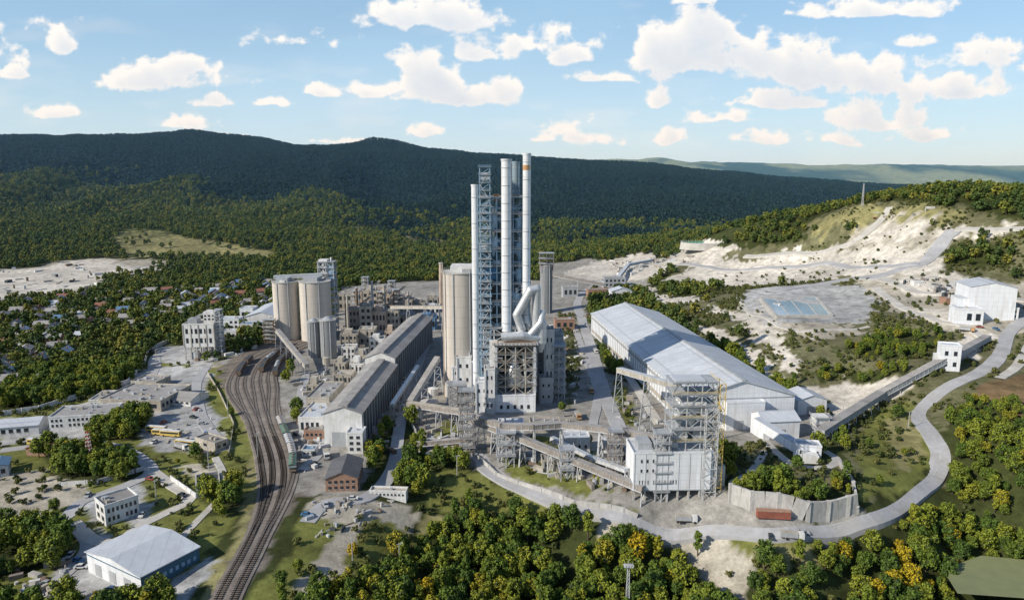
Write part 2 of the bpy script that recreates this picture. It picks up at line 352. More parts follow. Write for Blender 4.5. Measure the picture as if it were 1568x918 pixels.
b.box(-R_*.6,R_*.3,R_*.5,R_*1.6,h+.5,h+3.5,greyc); b.obj('clinker_silo',p); foot(p,0,-R_,R_,0,2*R_)
pa=G(425,522);z=ztop(pa.y,430,428); b=MB(); b.beam((0,0,0),(38,3,1.5),3.2,greyc,2.6); b.beam((0,0,1.45),(38,3,2.95),3.6,roofw,.3)
for k in range(12): b.beam((k*3.2,-1.7,-1.2),(k*3.2+1.6,-1.6,1.2),.15,steelw)
b.obj('silo_top_conveyor_gallery',(pa.x-4,pa.y+12,z),0)
p,s,w,h=place(483,507,520,405); b=MB(); b.lattice(-w/2,w/2,0,9,0,h,2,1,12,.45,steelw,floor=greyc); b.box(-w*.45,w*.1,.8,8,h-14,h+2,white2); b.box(w*.1,w*.45,1,8,h-20,h-3,steelbl)
b.wins('f',-w*.45,w*.1,h-13,h,3,2,.8); b.cyl((w*.3,4,h-3),(w*.3,4,h+3.5),.8,.8,12,white2); b.obj('elevator_tower',(p.x,p.y+16,p.z))
for l,r,yt,yb in ((470,489,494,548),(489,513,492,550)):
    b,p,s,R_,h=silo('s',l,r,yb,yt,silo_d,26,0); b.cyl((0,R_,h+.5),(0,R_,h+2.5),R_*.8,R_*.2,20,greyc); b.obj('grey_cement_silo',p); foot(p,0,-R_,R_,0,2*R_)
p,s,w,h=place(405,420,525,490); b=MB(); b.lattice(-w/2,w/2,0,5,0,h,1,1,6,.35,rust,floor=greyc); b.box(-w*.4,w*.4,.5,4.5,h*.6,h,dust); b.obj('transfer_tower',p)
# ---- old wet-process works (cluster of dusty blocks)
def old_block(l,r,yb,yt,D,mat,win=None,name='old_cement_works_block',roof='flat'):
    def ex(b,w,D,h,s):
        if random.random()<.6: b.box(-w*.3,w*.15,D*.2,D*.8,h+.1,h+random.uniform(2,4.5),mat)
        if random.random()<.5: b.cyl((w*.3,D*.4,h),(w*.3,D*.4,h+random.uniform(2,5)),.7,.7,10,greyc)
        for k in range(3): b.beam((-w/2+w*k/2.2,-.25,0),(-w/2+w*k/2.2,-.25,h),.4,dust)
    bld(name,l,r,yb,yt,D,random.choice((0,3,5)),roof,mat,random.choice((roofg,roofg,dust)),win,(win[0],3) if win else None,ex)
for a in [(518,540,475,450,14,dust,(2,3)),(538,556,486,448,12,pink,(3,2)),(556,580,490,446,14,dust,(4,3)),(578,600,492,452,12,pink,(3,3)),(598,618,488,455,12,dust,(3,2)),(616,632,480,460,14,pink,(2,3)),(632,652,478,464,14,dust,(1,3)),
          (530,552,508,474,14,pink,(3,4)),(552,570,512,470,10,dust,(4,2)),(570,592,510,478,12,pink,(2,4)),(592,612,508,476,10,dust,(3,3)),(612,634,500,482,12,dust,(1,4)),
          (522,548,532,512,12,dust,(2,4)),(550,575,528,505,12,dust,(2,3)),(566,588,540,520,10,white2,(2,3)),(524,545,552,532,9,white2,(2,3)),(545,562,560,545,8,dust,(1,3)),(590,606,525,508,9,pink,(2,2)),
          (640,668,505,487,12,bluep,(1,4)),(652,674,492,470,12,white2,(2,3)),(512,530,572,556,10,dust,(1,3)),(536,556,572,558,10,white2,(1,3)),(512,540,590,574,10,dust,(1,4)),(560,590,478,440,10,dust,(4,3)),
          (485,520,618,606,9,dust,(1,4)),(470,492,602,590,8,dust,(1,3)),(612,628,470,450,10,dust,(3,2)),(655,672,478,456,12,dust,(2,2))]:
    old_block(*a)
for px,yb,yt,r,m in ((548,500,440,1.1,rust),(572,505,430,.9,greyc),(590,500,436,1.2,dust),(604,500,444,.8,rust),(626,490,446,.9,greyc),(534,520,452,.9,dust),(676,470,402,1.7,pink)):
    p=G(px,yb); h=ztop(p.y,px,yt)-p.z; b=MB(); b.cyl((0,0,-1),(0,0,h),r*1.3,r,16,m); b.cyl((0,0,h-.8),(0,0,h+.1),r*1.25,r*1.25,16,conc); b.obj('factory_chimney',p)
for px,py in ((545,498),(585,500),(606,495),(560,470),(600,478)):
    p=G(px,py); b=MB(); b.lattice(-3,3,0,6,0,30,1,1,8,.3,random.choice((rust,steelw)),floor=greyc); b.beam((-3,2,12),(14,6,26),2,dust); b.cyl((0,3,24),(0,3,29),2,2,14,dust); b.cyl((0,3,20),(0,3,24),.4,2,14,dust); b.obj('steel_process_tower',p)
# ---- long sheds between rails and kiln line
def shed_x(b,w,D,h,s):
    b.box(w/2-.02,w/2+.08,1,D-1,-1,h-.6,darkw)  # shade of the right-hand wall painted as a dark sheet
    for k in range(int(D/6)): b.box(w/2+.05,w/2+.5,k*6+1,k*6+1.5,-1,h-.3,greyc)
    b.box(-w*.12,w*.12,1,D-1,h+w*.13,h+w*.16+1,roofg)
    b.box(-w*.3,w*.05,-.1,.05,0,h*.45,greyc)
bld('long_storage_shed',497,556,684,633,88,-1.5,'y',white2,roofg,None,None,shed_x,3.2)
bld('long_storage_shed',560,606,592,548,125,-4,'y',white2,roofg,None,None,shed_x,3.6)
bld('low_annex',458,500,665,640,26,-1.5,'flat',white2,roofw,(1,5),None)
bld('low_annex',470,505,640,610,30,-1.5,'flat',dust,roofg,(1,4),None)
bld('hoist_tower',532,556,694,664,8,0,'flat',white2,roofw,(3,2),None)
bld('small_workshop',466,496,672,660,9,0,'flat',brick,roofg,(1,4),None)
bld('small_workshop',462,482,698,690,6,0,'flat',white2,roofbl,(1,3),None)
bldc('brick_building',(500,750),(548,752),(556,722),731,'y',brick,roofd,(2,5),(2,4),None,2.5)
bld('ruined_wall_block',566,622,762,753,4,-4,'flat',white2,dust,(1,9),None)
# ================================================================== MAIN SILO
b,p,s,R_,h=silo('s',677,736,612,420,silo_m,56,0)
b.box(-R_*.5,R_*.75,R_*.3,R_*1.5,h+.5,h+4.2,white2); b.box(R_*.1,R_*.9,R_*.2,R_*.9,h+.5,h+2.8,greyc)
b.beam((-R_*.9,R_*.3,0),(-R_*.9,R_*.3,h+6),.6,pink)
b.obj('main_raw_meal_silo',p); foot(p,0,-R_,R_,0,2*R_)
b,p,s,R_,h=silo('s',738,772,560,418,silo_d,40,0); b.obj('blending_silo',p)  # rear silo's shadow put into its dark concrete colour
# ================================================================== PREHEATER TOWER
TP=G(775,631); ts=mpp(TP); X=lambda px:(px-775)*ts; Z=lambda py:ztop(TP.y,775,py)-TP.z
b=MB()
b.box(X(757),X(820),0,14,-2,Z(606),white); b.parapet(X(757),X(820),0,14,Z(606),white,roofw)
b.wins('f',X(757)+2,X(820)-2,1,Z(606)-4,1,5,0,.4,.5)
b.lattice(X(759),X(820),2.5,20,Z(606),Z(532),4,2,6,.42,dust,floor=None,rail=dust)
for py in (588,570,550): b.box(X(757),X(770),2,19,Z(py),Z(py)+.3,greyc); b.box(X(806),X(822),2,19,Z(py),Z(py)+.3,greyc)
b.box(X(759)-.3,X(762),2,3.2,Z(606),Z(532),steelw); b.box(X(817),X(820)+.3,2,3.2,Z(606),Z(532),steelw)
b.box(X(757)-1,X(821)+1,1,21,Z(532)+1,Z(529)+.9,steelw)
for zz in (1.,2.): b.beam((X(757)-1,.8,Z(528)+zz),(X(822),.8,Z(528)+zz),.16,orange)
for kk in range(12): b.beam((X(757)+kk*(X(820)-X(757))/11,.8,Z(530)),(X(757)+kk*(X(820)-X(757))/11,.8,Z(528)+2),.16,orange)
b.box(X(750),X(762),3.5,19,0,Z(525),white2); b.box(X(816),X(823),4,18,Z(604),Z(535),greyc)
b.box(X(764),X(815),15,19,Z(604),Z(540),darkw)  # dark slab inside the frame gives a darker interior
b.lattice(X(741),X(822),8,30,Z(528),Z(508),5,2,2,.5,steelw,floor=greyc,rail=steelw)
b.cyl((X(788),8,Z(595)),(X(788),8,Z(572)),4.2,4.2,24,alu); b.cyl((X(788),8,Z(572)),(X(788),8,Z(558)),4.2,1.6,24,alu); b.cyl((X(788),8,Z(558)),(X(788),8,Z(540)),1.6,2.6,20,steelw); b.cyl((X(788),8,Z(605)),(X(788),8,Z(595)),1.2,4.2,24,galv)
b.pipe([(X(800),7,Z(600)),(X(806),7,Z(575)),(X(802),8,Z(545))],.9,alu,12)
b.obj('kiln_feed_building',TP,math.radians(2)); foot(TP,0,X(740),X(825),-2,32)
b=MB()
b.lattice(X(737),X(812),12,32,Z(600),Z(303),3,2,18,.55,steelbl,floor=None,diagm=steelbl)
for k,py in enumerate((303,330,358,385,412,440,468,492)):
    b.box(X(735),X(814),11,33,Z(py),Z(py)+.4,steelw)
    for zz in (.7,1.3): b.beam((X(735),11,Z(py)+zz),(X(814),11,Z(py)+zz),.16,orange if k in(0,) else steelw); b.beam((X(814),11,Z(py)+zz),(X(814),33,Z(py)+zz),.14,steelbl)
b.lattice(X(737),X(752),8,13,Z(560),Z(256),1,1,26,.4,steelbl,floor=steelw,rail=steelbl)
b.box(X(736),X(751),8,14,Z(275),Z(264),steelw); b.box(X(735),X(752),7.5,14.5,Z(256),Z(253),steelb)
b.box(X(740),X(767),13.5,22,Z(440),Z(392),bluew); b.box(X(741),X(762),12.6,13.5,Z(432),Z(414),bluep)
b.box(X(738),X(768),14,30,Z(510),Z(440),darkw)
for py in (345,372,400,425,455,480): b.box(X(753),X(768),16,28,Z(py)-3,Z(py)+4,random.choice((bluew,greyc,steelbl,darkw))); b.box(X(786),X(800),18,29,Z(py)-5,Z(py)+3,random.choice((bluew,greyc,steelw,darkw)))
for cx,cy,py in ((757,13.5,330),(757,13.5,365),(797,14,335),(797,14,375),(797,14,415),(792,14,455)):
    b.cyl((X(cx),cy,Z(py)),(X(cx),cy,Z(py)-5),2.6,2.6,20,steelbl); b.cyl((X(cx),cy,Z(py)-5),(X(cx),cy,Z(py)-11),2.6,.6,20,steelbl); b.cyl((X(cx),cy,Z(py)),(X(cx),cy,Z(py)+3),1.1,1.1,14,alu)
for i in range(14):
    za=Z(560)+(Z(262)-Z(560))*i/14; zb=Z(560)+(Z(262)-Z(560))*(i+1)/14
    xa,xb=(X(738),X(751)) if i%2 else (X(751),X(738)); b.beam((xa,8,za),(xb,8,zb),.5,steelw,.3)
for px,py,sz in ((795,350,4),(762,350,3),(795,395,4),(764,380,3),(798,440,5),(762,310,3)): b.box(X(px)-sz/2,X(px)+sz/2,15,19,Z(py),Z(py)+4,random.choice((steelw,orange,greyc,bluep)))
b.obj('preheater_tower',TP,math.radians(2))
def stack(name,l,r,yt,yb,dy,mat,band=None,rings=8):
    b=MB(); R_=(r-l)/2*ts; x=X((l+r)/2); b.cyl((x,dy,Z(yb)),(x,dy,Z(yt)),R_,R_,28,mat)
    b.cyl((x,dy,Z(yt)-.8),(x,dy,Z(yt)+.15),R_*1.1,R_*1.1,28,mat); b.cyl((x,dy,Z(yt)+.1),(x,dy,Z(yt)+.2),R_*.85,R_*.85,24,darkw)
    for k in range(rings):
        z=Z(yb)+(Z(yt)-Z(yb))*(k+.5)/rings; b.cyl((x,dy,z),(x,dy,z+.35),R_*1.07,R_*1.07,28,greyc)
    if band: b.cyl((x,dy,Z(band[1])),(x,dy,Z(band[0])),R_*1.03,R_*1.03,28,orange)
    b.beam((x+R_*.7,dy-R_*.8,Z(yb)),(x+R_*.7,dy-R_*.8,Z(yt)),.35,steelbl)
    return b
stack('c',724,735,283,600,16,stackw).obj('exhaust_stack',TP,math.radians(2))
stack('c',769,784,243,512,9,stackw,rings=10).obj('exhaust_stack',TP,math.radians(2))
bb=stack('c',786,798,246,470,20,stackd,rings=12); bb.obj('grey_exhaust_stack',TP,math.radians(2))
stack('c',801,813,234,500,10,stackw,(252,260),10).obj('exhaust_stack',TP,math.radians(2))
b=MB()
b.pipe([(X(800),7,Z(510)),(X(792),6,Z(485)),(X(812),5,Z(447)),(X(822),6,Z(445)),(X(822),8,Z(515))],2.3,alu,20)
b.pipe([(X(832),8,Z(480)),(X(828),6,Z(498)),(X(808),5,Z(520))],1.9,alu,18)
b.pipe([(X(768),4,Z(518)),(X(800),4,Z(516)),(X(834),8,Z(524))],2.3,alu,18)
b.cyl((X(829),8,Z(530)),(X(829),8,Z(498)),3.1,3.1,24,alu); b.cyl((X(829),8,Z(498)),(X(829),8,Z(488)),3.1,1.2,24,alu); b.cyl((X(829),8,Z(545)),(X(829),8,Z(530)),1,3.1,24,alu)
b.cyl((X(810),10,Z(512)),(X(810),10,Z(490)),1.7,1.7,20,alu)
b.obj('exhaust_gas_ducts',TP,math.radians(2))
def blk(name,l,r,yb,yt,D,dy,mat,rm,win=None,rot=2):
    p=G((l+r)/2,yb); s=mpp(p); w=(r-l)*s; h=ztop(p.y+dy,(l+r)/2,yt)-p.z; b=MB()
    b.box(-w/2,w/2,dy,dy+D,-2,h,mat); b.parapet(-w/2,w/2,dy,dy+D,h,mat,rm)
    if win: b.wins('f',-w/2+.6,w/2-.6,1,h-.5,win[0],win[1],dy,.35,.25); b.wins('r',dy+.5,dy+D-.5,1,h-.5,win[0],3,w/2,.35,.25)
    for k in range(3):
        x=random.uniform(-w/2+1,w/2-1); b.cyl((x,dy+D*.5,h),(x,dy+D*.5,h+random.uniform(1,3)),.4,.4,8,alu)
    b.beam((-w/2+.8,dy-.35,0),(-w/2+.8,dy-.35,h),.35,greyc)
    b.obj(name,p,math.radians(rot)); foot(p,0,-w/2,w/2,dy,dy+D)
for a in [('mill_building',692,722,614,562,10,3,white,roofw,(3,3)),('mill_building',698,722,622,548,9,8,white2,roofw,(3,2)),('mill_building',720,757,620,554,12,6,white,roofw,(3,3)),('mill_building',728,756,632,586,9,0,white,roofw,(2,3)),
          ('mill_building',684,706,618,590,7,0,white2,roofw,(2,3)),('mill_building',742,758,634,566,8,1,white2,roofg,(3,2)),
          ('filter_house',822,862,606,518,16,3,greyc,roofg,(4,4)),('filter_house',833,848,612,506,10,0,white2,roofg,(4,2)),('filter_house',846,862,600,512,14,0,greyc,roofg,(4,2)),
          ('mill_annex',700,718,645,622,7,0,white2,roofw,(2,2)),('mill_annex',826,846,618,580,8,0,greyc,roofg,(2,2)),
          ('transfer_house',764,802,682,652,9,0,white,roofw,(1,2)),('transfer_house',862,905,700,672,10,3,white2,roofw,(1,4)),('switchgear_building',812,858,662,648,8,0,dust,roofg,(1,6)),('switchgear_building',830,880,720,706,7,0,dust,roofg,(1,6))]:
    blk(*a)
for l,r,yb,yt,D,m in ((822,838,604,508,10,steelw),(846,864,612,530,12,steelw),(738,760,606,510,8,steelw),(690,712,650,590,7,galv)):
    p,s,w,h=place(l,r,yb,yt); b=MB(); b.lattice(-w/2,w/2,-1,D,0,h,2,1,7,.3,m,floor=greyc,rail=m); b.obj('steel_access_tower',p,.03)
b,p,s,R_,h=silo('s',827,846,480,408,silo_d,28,0); b.cyl((0,R_,h+.5),(0,R_,h+3),R_,R_*.2,24,greyc)
b.lattice(-R_*1.1,R_*1.1,R_*.1,R_*1.9,h-3,h+12,2,1,3,.4,galv,floor=greyc); b.obj('cement_silo',p)
bld('gatehouse_building',925,958,440,426,14,5,'flat',greyc,roofg,(2,5),(2,3)); bld('brick_annex',900,935,456,444,10,5,'flat',brick,roofg,(1,5),None); bld('white_workshop',936,968,458,446,14,5,'y',white,roofw,(1,4),None)
bld('low_annex',862,885,455,440,12,5,'flat',greyc,roofg,(1,3),None); bld('low_annex',850,880,505,490,10,5,'flat',brick,roofg,(1,3),None)
for px,py,r,hh,m in ((657,622,5.2,3,conc),(663,604,3,4,white2),(640,640,2.5,5,greyc),(300,548,3,5,white2),(352,500,2.4,6,white2),(600,600,3,6,greyc),(930,690,3,6,steelw),(880,690,2.4,5,galv),(500,560,2.5,6,dust)):
    p=G(px,py); b=MB(); b.cyl((0,0,-1),(0,0,hh),r,r,28,m); b.cyl((0,0,hh),(0,0,hh+r*.25),r*1.02,.3,28,m)
    for k in range(28):
        if k%4==0: a=k/28*2*math.pi; b.beam((r*1.01*math.cos(a),r*1.01*math.sin(a),0),(r*1.01*math.cos(a),r*1.01*math.sin(a),hh),.15,greyc)
    b.obj('storage_tank',p); foot(p,0,-r,r,-r,r)
# ================================================================== CLINKER / STORAGE HALL
a=G(1134,654); rot=math.radians(6.0); hw=28; L=225; he=ztop(a.y,1217,607)-a.z; hr=ztop(a.y,1125,583)-a.z; he=min(he,hr-7)
b=MB(); b.gable(-hw,hw,0,L,-3,he,hr,white,roofw,'y',1.0,.5)
for k in range(46):
    y=k*5; b.box(-hw-.25,-hw,y,y+.4,-2,he-1.2,greyc)
b.box(-hw-.12,-hw-.02,2,L-2,he-4,he-2.2,greyc); b.box(-hw-.12,-hw-.02,2,L-2,1.5,4.2,dust)
b.box(-4,5,-.15,.05,0,7,greyc); b.box(14,20,-.15,.05,0,5,bluew); b.box(-hw,hw,-.2,0,he-1,he-.5,greyc)
b.box(-1,1,-1,L+1,hr+.45,hr+.9,greyc)
for k in range(1,23):
    b.beam((-hw-1,k*9.8,he+.15),(0,k*9.8,hr+.52),.14,greyc); b.beam((hw+1,k*9.8,he+.15),(0,k*9.8,hr+.52),.14,greyc)
b.obj('clinker_storage_hall',a,rot); foot(a,rot,-hw-2,hw+4,-5,L)
b=MB(); b.gable(-9,9,0,14,-2,9,12,white,roofw,'x'); b.box(-6,2,-.12,.03,0,5,greyc); p=G(1196,672); b.obj('hall_annex_building',p,rot); foot(p,rot,-9,9,0,14)
b=MB(); b.box(-14,6,0,10,-2,14,white); b.parapet(-14,6,0,10,14,white,roofw); b.box(-10,-5,-.1,.02,0,5,greyc); p=G(1150,655); b.obj('hall_annex_building',(p.x,p.y-2,p.z),rot)
b=MB(); b.gable(-8,8,0,16,-2,8,10.5,white,roofw,'y'); b.box(-3,3,-.1,.05,0,4.5,greyc); p=G(1243,634); b.obj('white_workshop',p,rot); foot(p,rot,-8,8,0,16)
b=MB(); b.box(-5,5,0,7,-2,6,white); b.parapet(-5,5,0,7,6,white,roofw); b.box(-3,3,-5,0,-2,4,white2); b.wins('f',-5,5,1,6,1,3,0,.3,.3); p=G(1238,704); b.obj('transfer_house',p,-.2); foot(p,0,-5,5,-5,7)
b=MB(); b.beam((0,0,2),(-14,22,8),4,white,4); b.beam((0,0,4.1),(-14,22,10.1),4.3,roofw,.2); p=G(1232,698); b.obj('inclined_white_gallery',p); foot(p,0,-12,2,0,16)
p=G(1258,668); b=MB(); b.lattice(-3,3,0,6,0,9,1,1,3,.4,steelw,floor=greyc,rail=steelw); b.box(-3,3,.5,5.5,5,10,white2); b.obj('transfer_tower',p); foot(p,0,-4,4,-1,7)
# ================================================================== FILTER / LOADING STATION (right foreground)
p,s,w,h=place(968,1090,768,694); b=MB()
zc=h*.26
b.box(-w/2,w/2,0,15,zc,h,white); b.parapet(-w/2,w/2,0,15,h,white,roofw)
b.wins('f',-w/2+2,w/2-14,zc+2,zc+4.5,1,14,0,.3,.6); b.wins('f',-w/2+2,-w/2+9,zc+6,h-1,2,3,0,.3,.3); b.wins('r',1,14,zc+1,h-1,2,4,w/2,.4,.3)
for x in np.linspace(-w/2+.5,w/2-.5,8):
    for y in (.5,7.5,14.5): b.beam((x,y,-2),(x,y,zc),.7,conc)
    b.box(x-.1,x+.1,-.1,0,zc,h,greyc)
b.box(-w/2+3,w/2-4,9,14,-2,zc,dust); b.box(-w/2-.2,w/2+.2,-.2,15.2,zc-.4,zc-.02,greyc)
b.box(-w*.42,-w*.25,4,12,h,h+3,greyc); b.box(-w*.05,w*.1,6,13,h,h+2.4,white2)
b.box(w/2+.1,w/2+6,3,13,-2,h*.62,white2); b.parapet(w/2+.3,w/2+5.8,3.2,12.8,h*.62,white2,roofg)
b.obj('cement_loading_building',p,math.radians(2)); foot(p,0,-w/2,w/2+6,-2,18)
p2=Vector((p.x+w*.25,p.y+1,p.z)); s=mpp(p2); w=66*s; h=ztop(p2.y+4,1060,584)-p2.z; b=MB(); zr=h*.40
b.lattice(-w/2,w/2,1.5,12,zr,h,3,1,6,.26,steelw,floor=None,rail=None,diagm=steelw)
b.lattice(w*.22,w/2,-2.6,-.6,0,h*.8,1,1,8,.24,steelw,floor=None)
for k in range(1,7):
    z=zr+(h-zr)*k/6; b.box(-w/2-.6,w/2+.6,.9,12.6,z+.25,z+.4,greyc)
    for zz in (.6,1.2): b.beam((-w/2-.6,.9,z+.3+zz),(w/2+.6,.9,z+.3+zz),.12,yellow if k%2 else steelw); b.beam((w/2+.6,.9,z+.3+zz),(w/2+.6,12.6,z+.3+zz),.12,yellow)
b.box(-w*.30,w*.30,3,10,h*.74,h*.83,white2); b.box(w*.02,w*.36,3,10,h*.51,h*.62,greyc); b.box(-w*.4,-w*.1,3,10,h*.50,h*.60,white2); b.box(-w*.45,w*.25,2,11,h+.5,h+1,roofw)
for x in (-.3,0,.3): b.cyl((w*x,5.5,h*.66),(w*x,5.5,h*.73),1.9,1.9,18,alu); b.cyl((w*x,5.5,h*.60),(w*x,5.5,h*.66),.5,1.9,18,alu)
for i in range(9): ya,yb=(0,8) if i%2 else (8,0); b.beam((w/2+1.6,ya,h*i/9),(w/2+1.6,yb,h*(i+1)/9),.5,yellow,.25)
b.lattice(w/2+.8,w/2+3,0,8,0,h,1,1,9,.18,yellow)
b.obj('bulk_loading_tower',p2,math.radians(2))
# ================================================================== CONVEYORS
def conveyor(name,pts,w=3,hh=2.6,m=None,rm=None,leg=14,legm=None,brace=True):
    m=m or rust; rm=rm or roofg; legm=legm or steelw; b=MB(); o=pts[0].copy()
    for a,c in zip(pts,pts[1:]):
        d=c-a; Ln=d.length; u=d.normalized(); sd=u.cross(Vector((0,0,1))).normalized(); up=sd.cross(u)
        b.beam(a-o,c-o,w,m,hh); b.beam(a-o+up*(hh/2+.12),c-o+up*(hh/2+.12),w+.3,rm,.16)
        for sgn in (-1,1):
            for k in range(int(Ln/3)+1):
                q=a+u*min(k*3,Ln)-o+sd*sgn*(w/2+.08); b.beam(q-up*hh/2,q+up*hh/2,.16,legm)
            b.beam(a-o+sd*sgn*(w/2+.1)-up*(hh/2),c-o+sd*sgn*(w/2+.1)-up*(hh/2),.35,legm)
        nl=max(1,int(Ln/leg))
        for k in range(nl+1):
            q=a+u*(Ln*k/nl); g=h1(q.x,q.y); z0=q.z-hh/2
            if z0-g<1.2: continue
            top=Vector((q.x,q.y,z0))
            for sgn in (-1,1): b.beam(top+sd*sgn*w*.42-o,Vector((q.x,q.y,g-1))+sd*sgn*(w*.5+(z0-g)*.08)-o,.36,legm)
            nz=max(1,int((z0-g)/4))
            for j in range(nz):
                za=z0-(z0-g)*j/nz; zb=z0-(z0-g)*(j+1)/nz; wa=w*.42+(z0-za)*.08; wb=w*.42+(z0-zb)*.08
                b.beam(Vector((q.x,q.y,za))-sd*wa-o,Vector((q.x,q.y,zb))+sd*wb-o,.18,legm); b.beam(Vector((q.x,q.y,zb))-sd*wb-o,Vector((q.x,q.y,zb))+sd*wb-o,.18,legm)
    b.obj(name,o)
conveyor('conveyor_gallery',[G(716,640,13),G(800,672,12),G(985,748,6)],3.0,2.2,galv,roofg,12,steelw)
conveyor('conveyor_gallery',[G(706,632,12),G(770,652,16),G(818,653,17),G(860,650,17),G(920,656,18),G(1020,672,20)],2.8,2.2,galv,roofg,14,steelw)
conveyor('conveyor_gallery',[G(670,548,22),G(628,616,7)],3.0,2.4,greyc,roofg,14,steelw)
conveyor('conveyor_gallery',[G(626,618,8),G(720,632,12)],3.4,2.2,galv,dust,10,steelw)
conveyor('conveyor_gallery',[G(632,680,3),G(720,672,5)],2.6,1.8,galv,roofg,12,steelw)
conveyor('conveyor_gallery',[G(948,566,24),G(1040,592,30)],3.0,2.4,dust,roofw,22,steelw)
conveyor('conveyor_gallery',[G(1255,662,5),G(1350,602,5),G(1448,549,6)],4.4,2.6,greyc,roofg,9,steelw)
conveyor('conveyor_gallery',[G(1466,541,5),G(1512,516,4)],4.0,2.4,greyc,roofg,9,steelw)
conveyor('conveyor_gallery',[G(944,428,6),G(962,405,6),G(1000,398,3)],4,3,steelbl,roofw,16,steelw)
conveyor('conveyor_gallery',[G(845,420,22),G(925,436,10)],3.4,2.6,galv,roofg,20,steelw)
conveyor('conveyor_gallery',[G(470,560,7),G(425,506,16)],2.8,2.2,dust,roofg,14,steelw)
conveyor('conveyor_gallery',[G(600,470,20),G(680,470,30)],2.8,2.2,dust,roofg,20,steelw)
conveyor('pipe_bridge',[G(845,670,6),G(905,700,6),G(960,720,8)],2.0,1.2,steelw,alu,10,steelw)
conveyor('pipe_bridge',[G(600,620,8),G(640,560,8)],2.0,1.2,steelw,alu,12,steelw)
for px,yb,yt,wd,m in ((716,700,600,6,galv),(942,730,662,5,galv),(775,716,664,7,steelw),(1012,768,665,5,steelw),(868,735,690,5,steelw)):
    p=G(px,yb); h=ztop(p.y,px,yt)-p.z; b=MB(); b.lattice(-wd/2,wd/2,0,wd,0,h,2,1,max(2,int(h/4)),.3,m,floor=greyc,rail=m); b.obj('conveyor_support_tower',p,.05)
p,s,w,h=place(1440,1467,568,530); b=MB(); b.box(-w/2,w/2,0,8,-2,h,white); b.parapet(-w/2,w/2,0,8,h,white,roofw); b.wins('f',-w/2+.5,w/2-.5,1,h-1,2,2,0,.4,.4); b.wins('r',.5,7.5,1,h-1,2,2,w/2,.4,.4); b.box(-w/2-2,-w/2,1,7,-2,h*.6,white2)
b.obj('drive_station_building',p,-.3); foot(p,0,-w/2,w/2,0,8)
# ================================================================== RETAINING WALLS, FENCES
def wall(name,pts,hh,t=.8,m=None,up=0,pil=6,step=4):
    m=m or conc; b=MB(); o=pts[0].copy()
    for a,c in zip(pts,pts[1:]):
        L_=(c-a).xy.length; k=max(1,int(L_/step))
        for i in range(k):
            p=a.lerp(c,i/k); q=a.lerp(c,(i+1)/k); p.z=h1(p.x,p.y); q.z=h1(q.x,q.y)
            b.beam(p-o+Vector((0,0,hh/2-1)),q-o+Vector((0,0,hh/2-1)),t,m,hh+2)
            if pil and i%2==0: b.beam(p-o-Vector((0,0,2)),p-o+Vector((0,0,hh+.15)),t*1.5,m)
    b.obj(name,o)
wall('retaining_wall',[G(1118,768),G(1150,780),G(1232,796)],7.5,1,conc)
wall('retaining_wall',[G(1236,796),G(1312,783)],7.5,1,conc)
wall('retaining_wall',[G(1312,783),G(1306,745),G(1285,712)],2.5,.8,conc)
wall('concrete_wall',[G(624,640),G(636,662),G(640,680),G(690,692),G(728,700),G(760,728),G(830,752),G(880,772),G(975,792)],1.8,.6,conc,step=5)
wall('concrete_fence',[G(-20,640),G(60,628),G(130,606),G(195,588),G(222,556),G(228,536),G(272,520)],3.0,.35,white2)
wall('concrete_fence',[G(262,735),G(300,762),G(325,756)],2.2,.35,white2); wall('concrete_fence',[G(92,745),G(150,740),G(220,720)],2,.3,white2)
wall('concrete_fence',[G(350,700),G(358,650),G(335,600),G(318,572)],1.6,.25,dust)
# ================================================================== HILL BUILDINGS
def ex(b,w,D,h,s):
    b.box(-w*.5-6,-w*.5,2,D*.6,-2,h*.62,white); b.box(-w*.5-6.1,-w*.5,1.9,D*.6+.1,h*.62,h*.62+.4,roofw)
bld('white_plant_building',1486,1548,490,440,26,-14,'y',white,roofw,None,None,ex,3)
bld('white_workshop',1464,1502,497,474,12,-14,'flat',white,roofw,(1,3),None); bld('white_workshop',1520,1556,489,472,10,-14,'flat',white2,roofw,(2,4),None)
bld('crusher_house',1448,1466,466,458,8,0,'flat',brick,roofg,None,None); bld('small_shed',1400,1416,436,432,6,0,'flat',white2,roofw,None,None)
pc=[G(1165,458),G(1250,456),G(1274,484),G(1188,487)]; zz=max(q.z for q in pc)+.2; b=MB(); o=pc[0].copy(); o.z=zz
P2=[Vector((q.x-o.x,q.y-o.y,0)) for q in pc]
water=M('pond_water',(.30,.44,.56),.12,.12,.05,bump=.05); wm=M('river_water',(.24,.26,.13),.5,.2,.03,bump=.05)
b.add([q+Vector((0,0,.3)) for q in P2],[(0,1,2,3)[::-1]],water)
for i in range(4): b.beam(P2[i]-Vector((0,0,1)),P2[(i+1)%4]-Vector((0,0,1)),2.2,road_l,4)
for t in (.25,.5,.75): b.beam(P2[0].lerp(P2[1],t)+Vector((0,0,.2)),P2[3].lerp(P2[2],t)+Vector((0,0,.2)),.8,conc,.8)
b.obj('settling_pond',o)
p=G(1083,374); b=MB(); sa=mpp(p)*42
def ring(r0,r1,z0,z1,m,n=64,e=.6):
    vs=[];fs=[]
    for i in range(n):
        a=2*math.pi*i/n
        for r,z in ((r0,z0),(r1,z1)): vs.append((r*math.cos(a),r*e*math.sin(a),z))
    for i in range(n): j=(i+1)%n; fs.append((2*i,2*j,2*j+1,2*i+1))
    b.add(vs,fs,m)
ring(0.01,sa*.72,.6,.6,steelbl); ring(sa*.72,sa*.9,.6,2.6,field); ring(sa*.9,sa*.96,2.6,2.6,white2); ring(sa*.96,sa,2.6,-6,road_l)
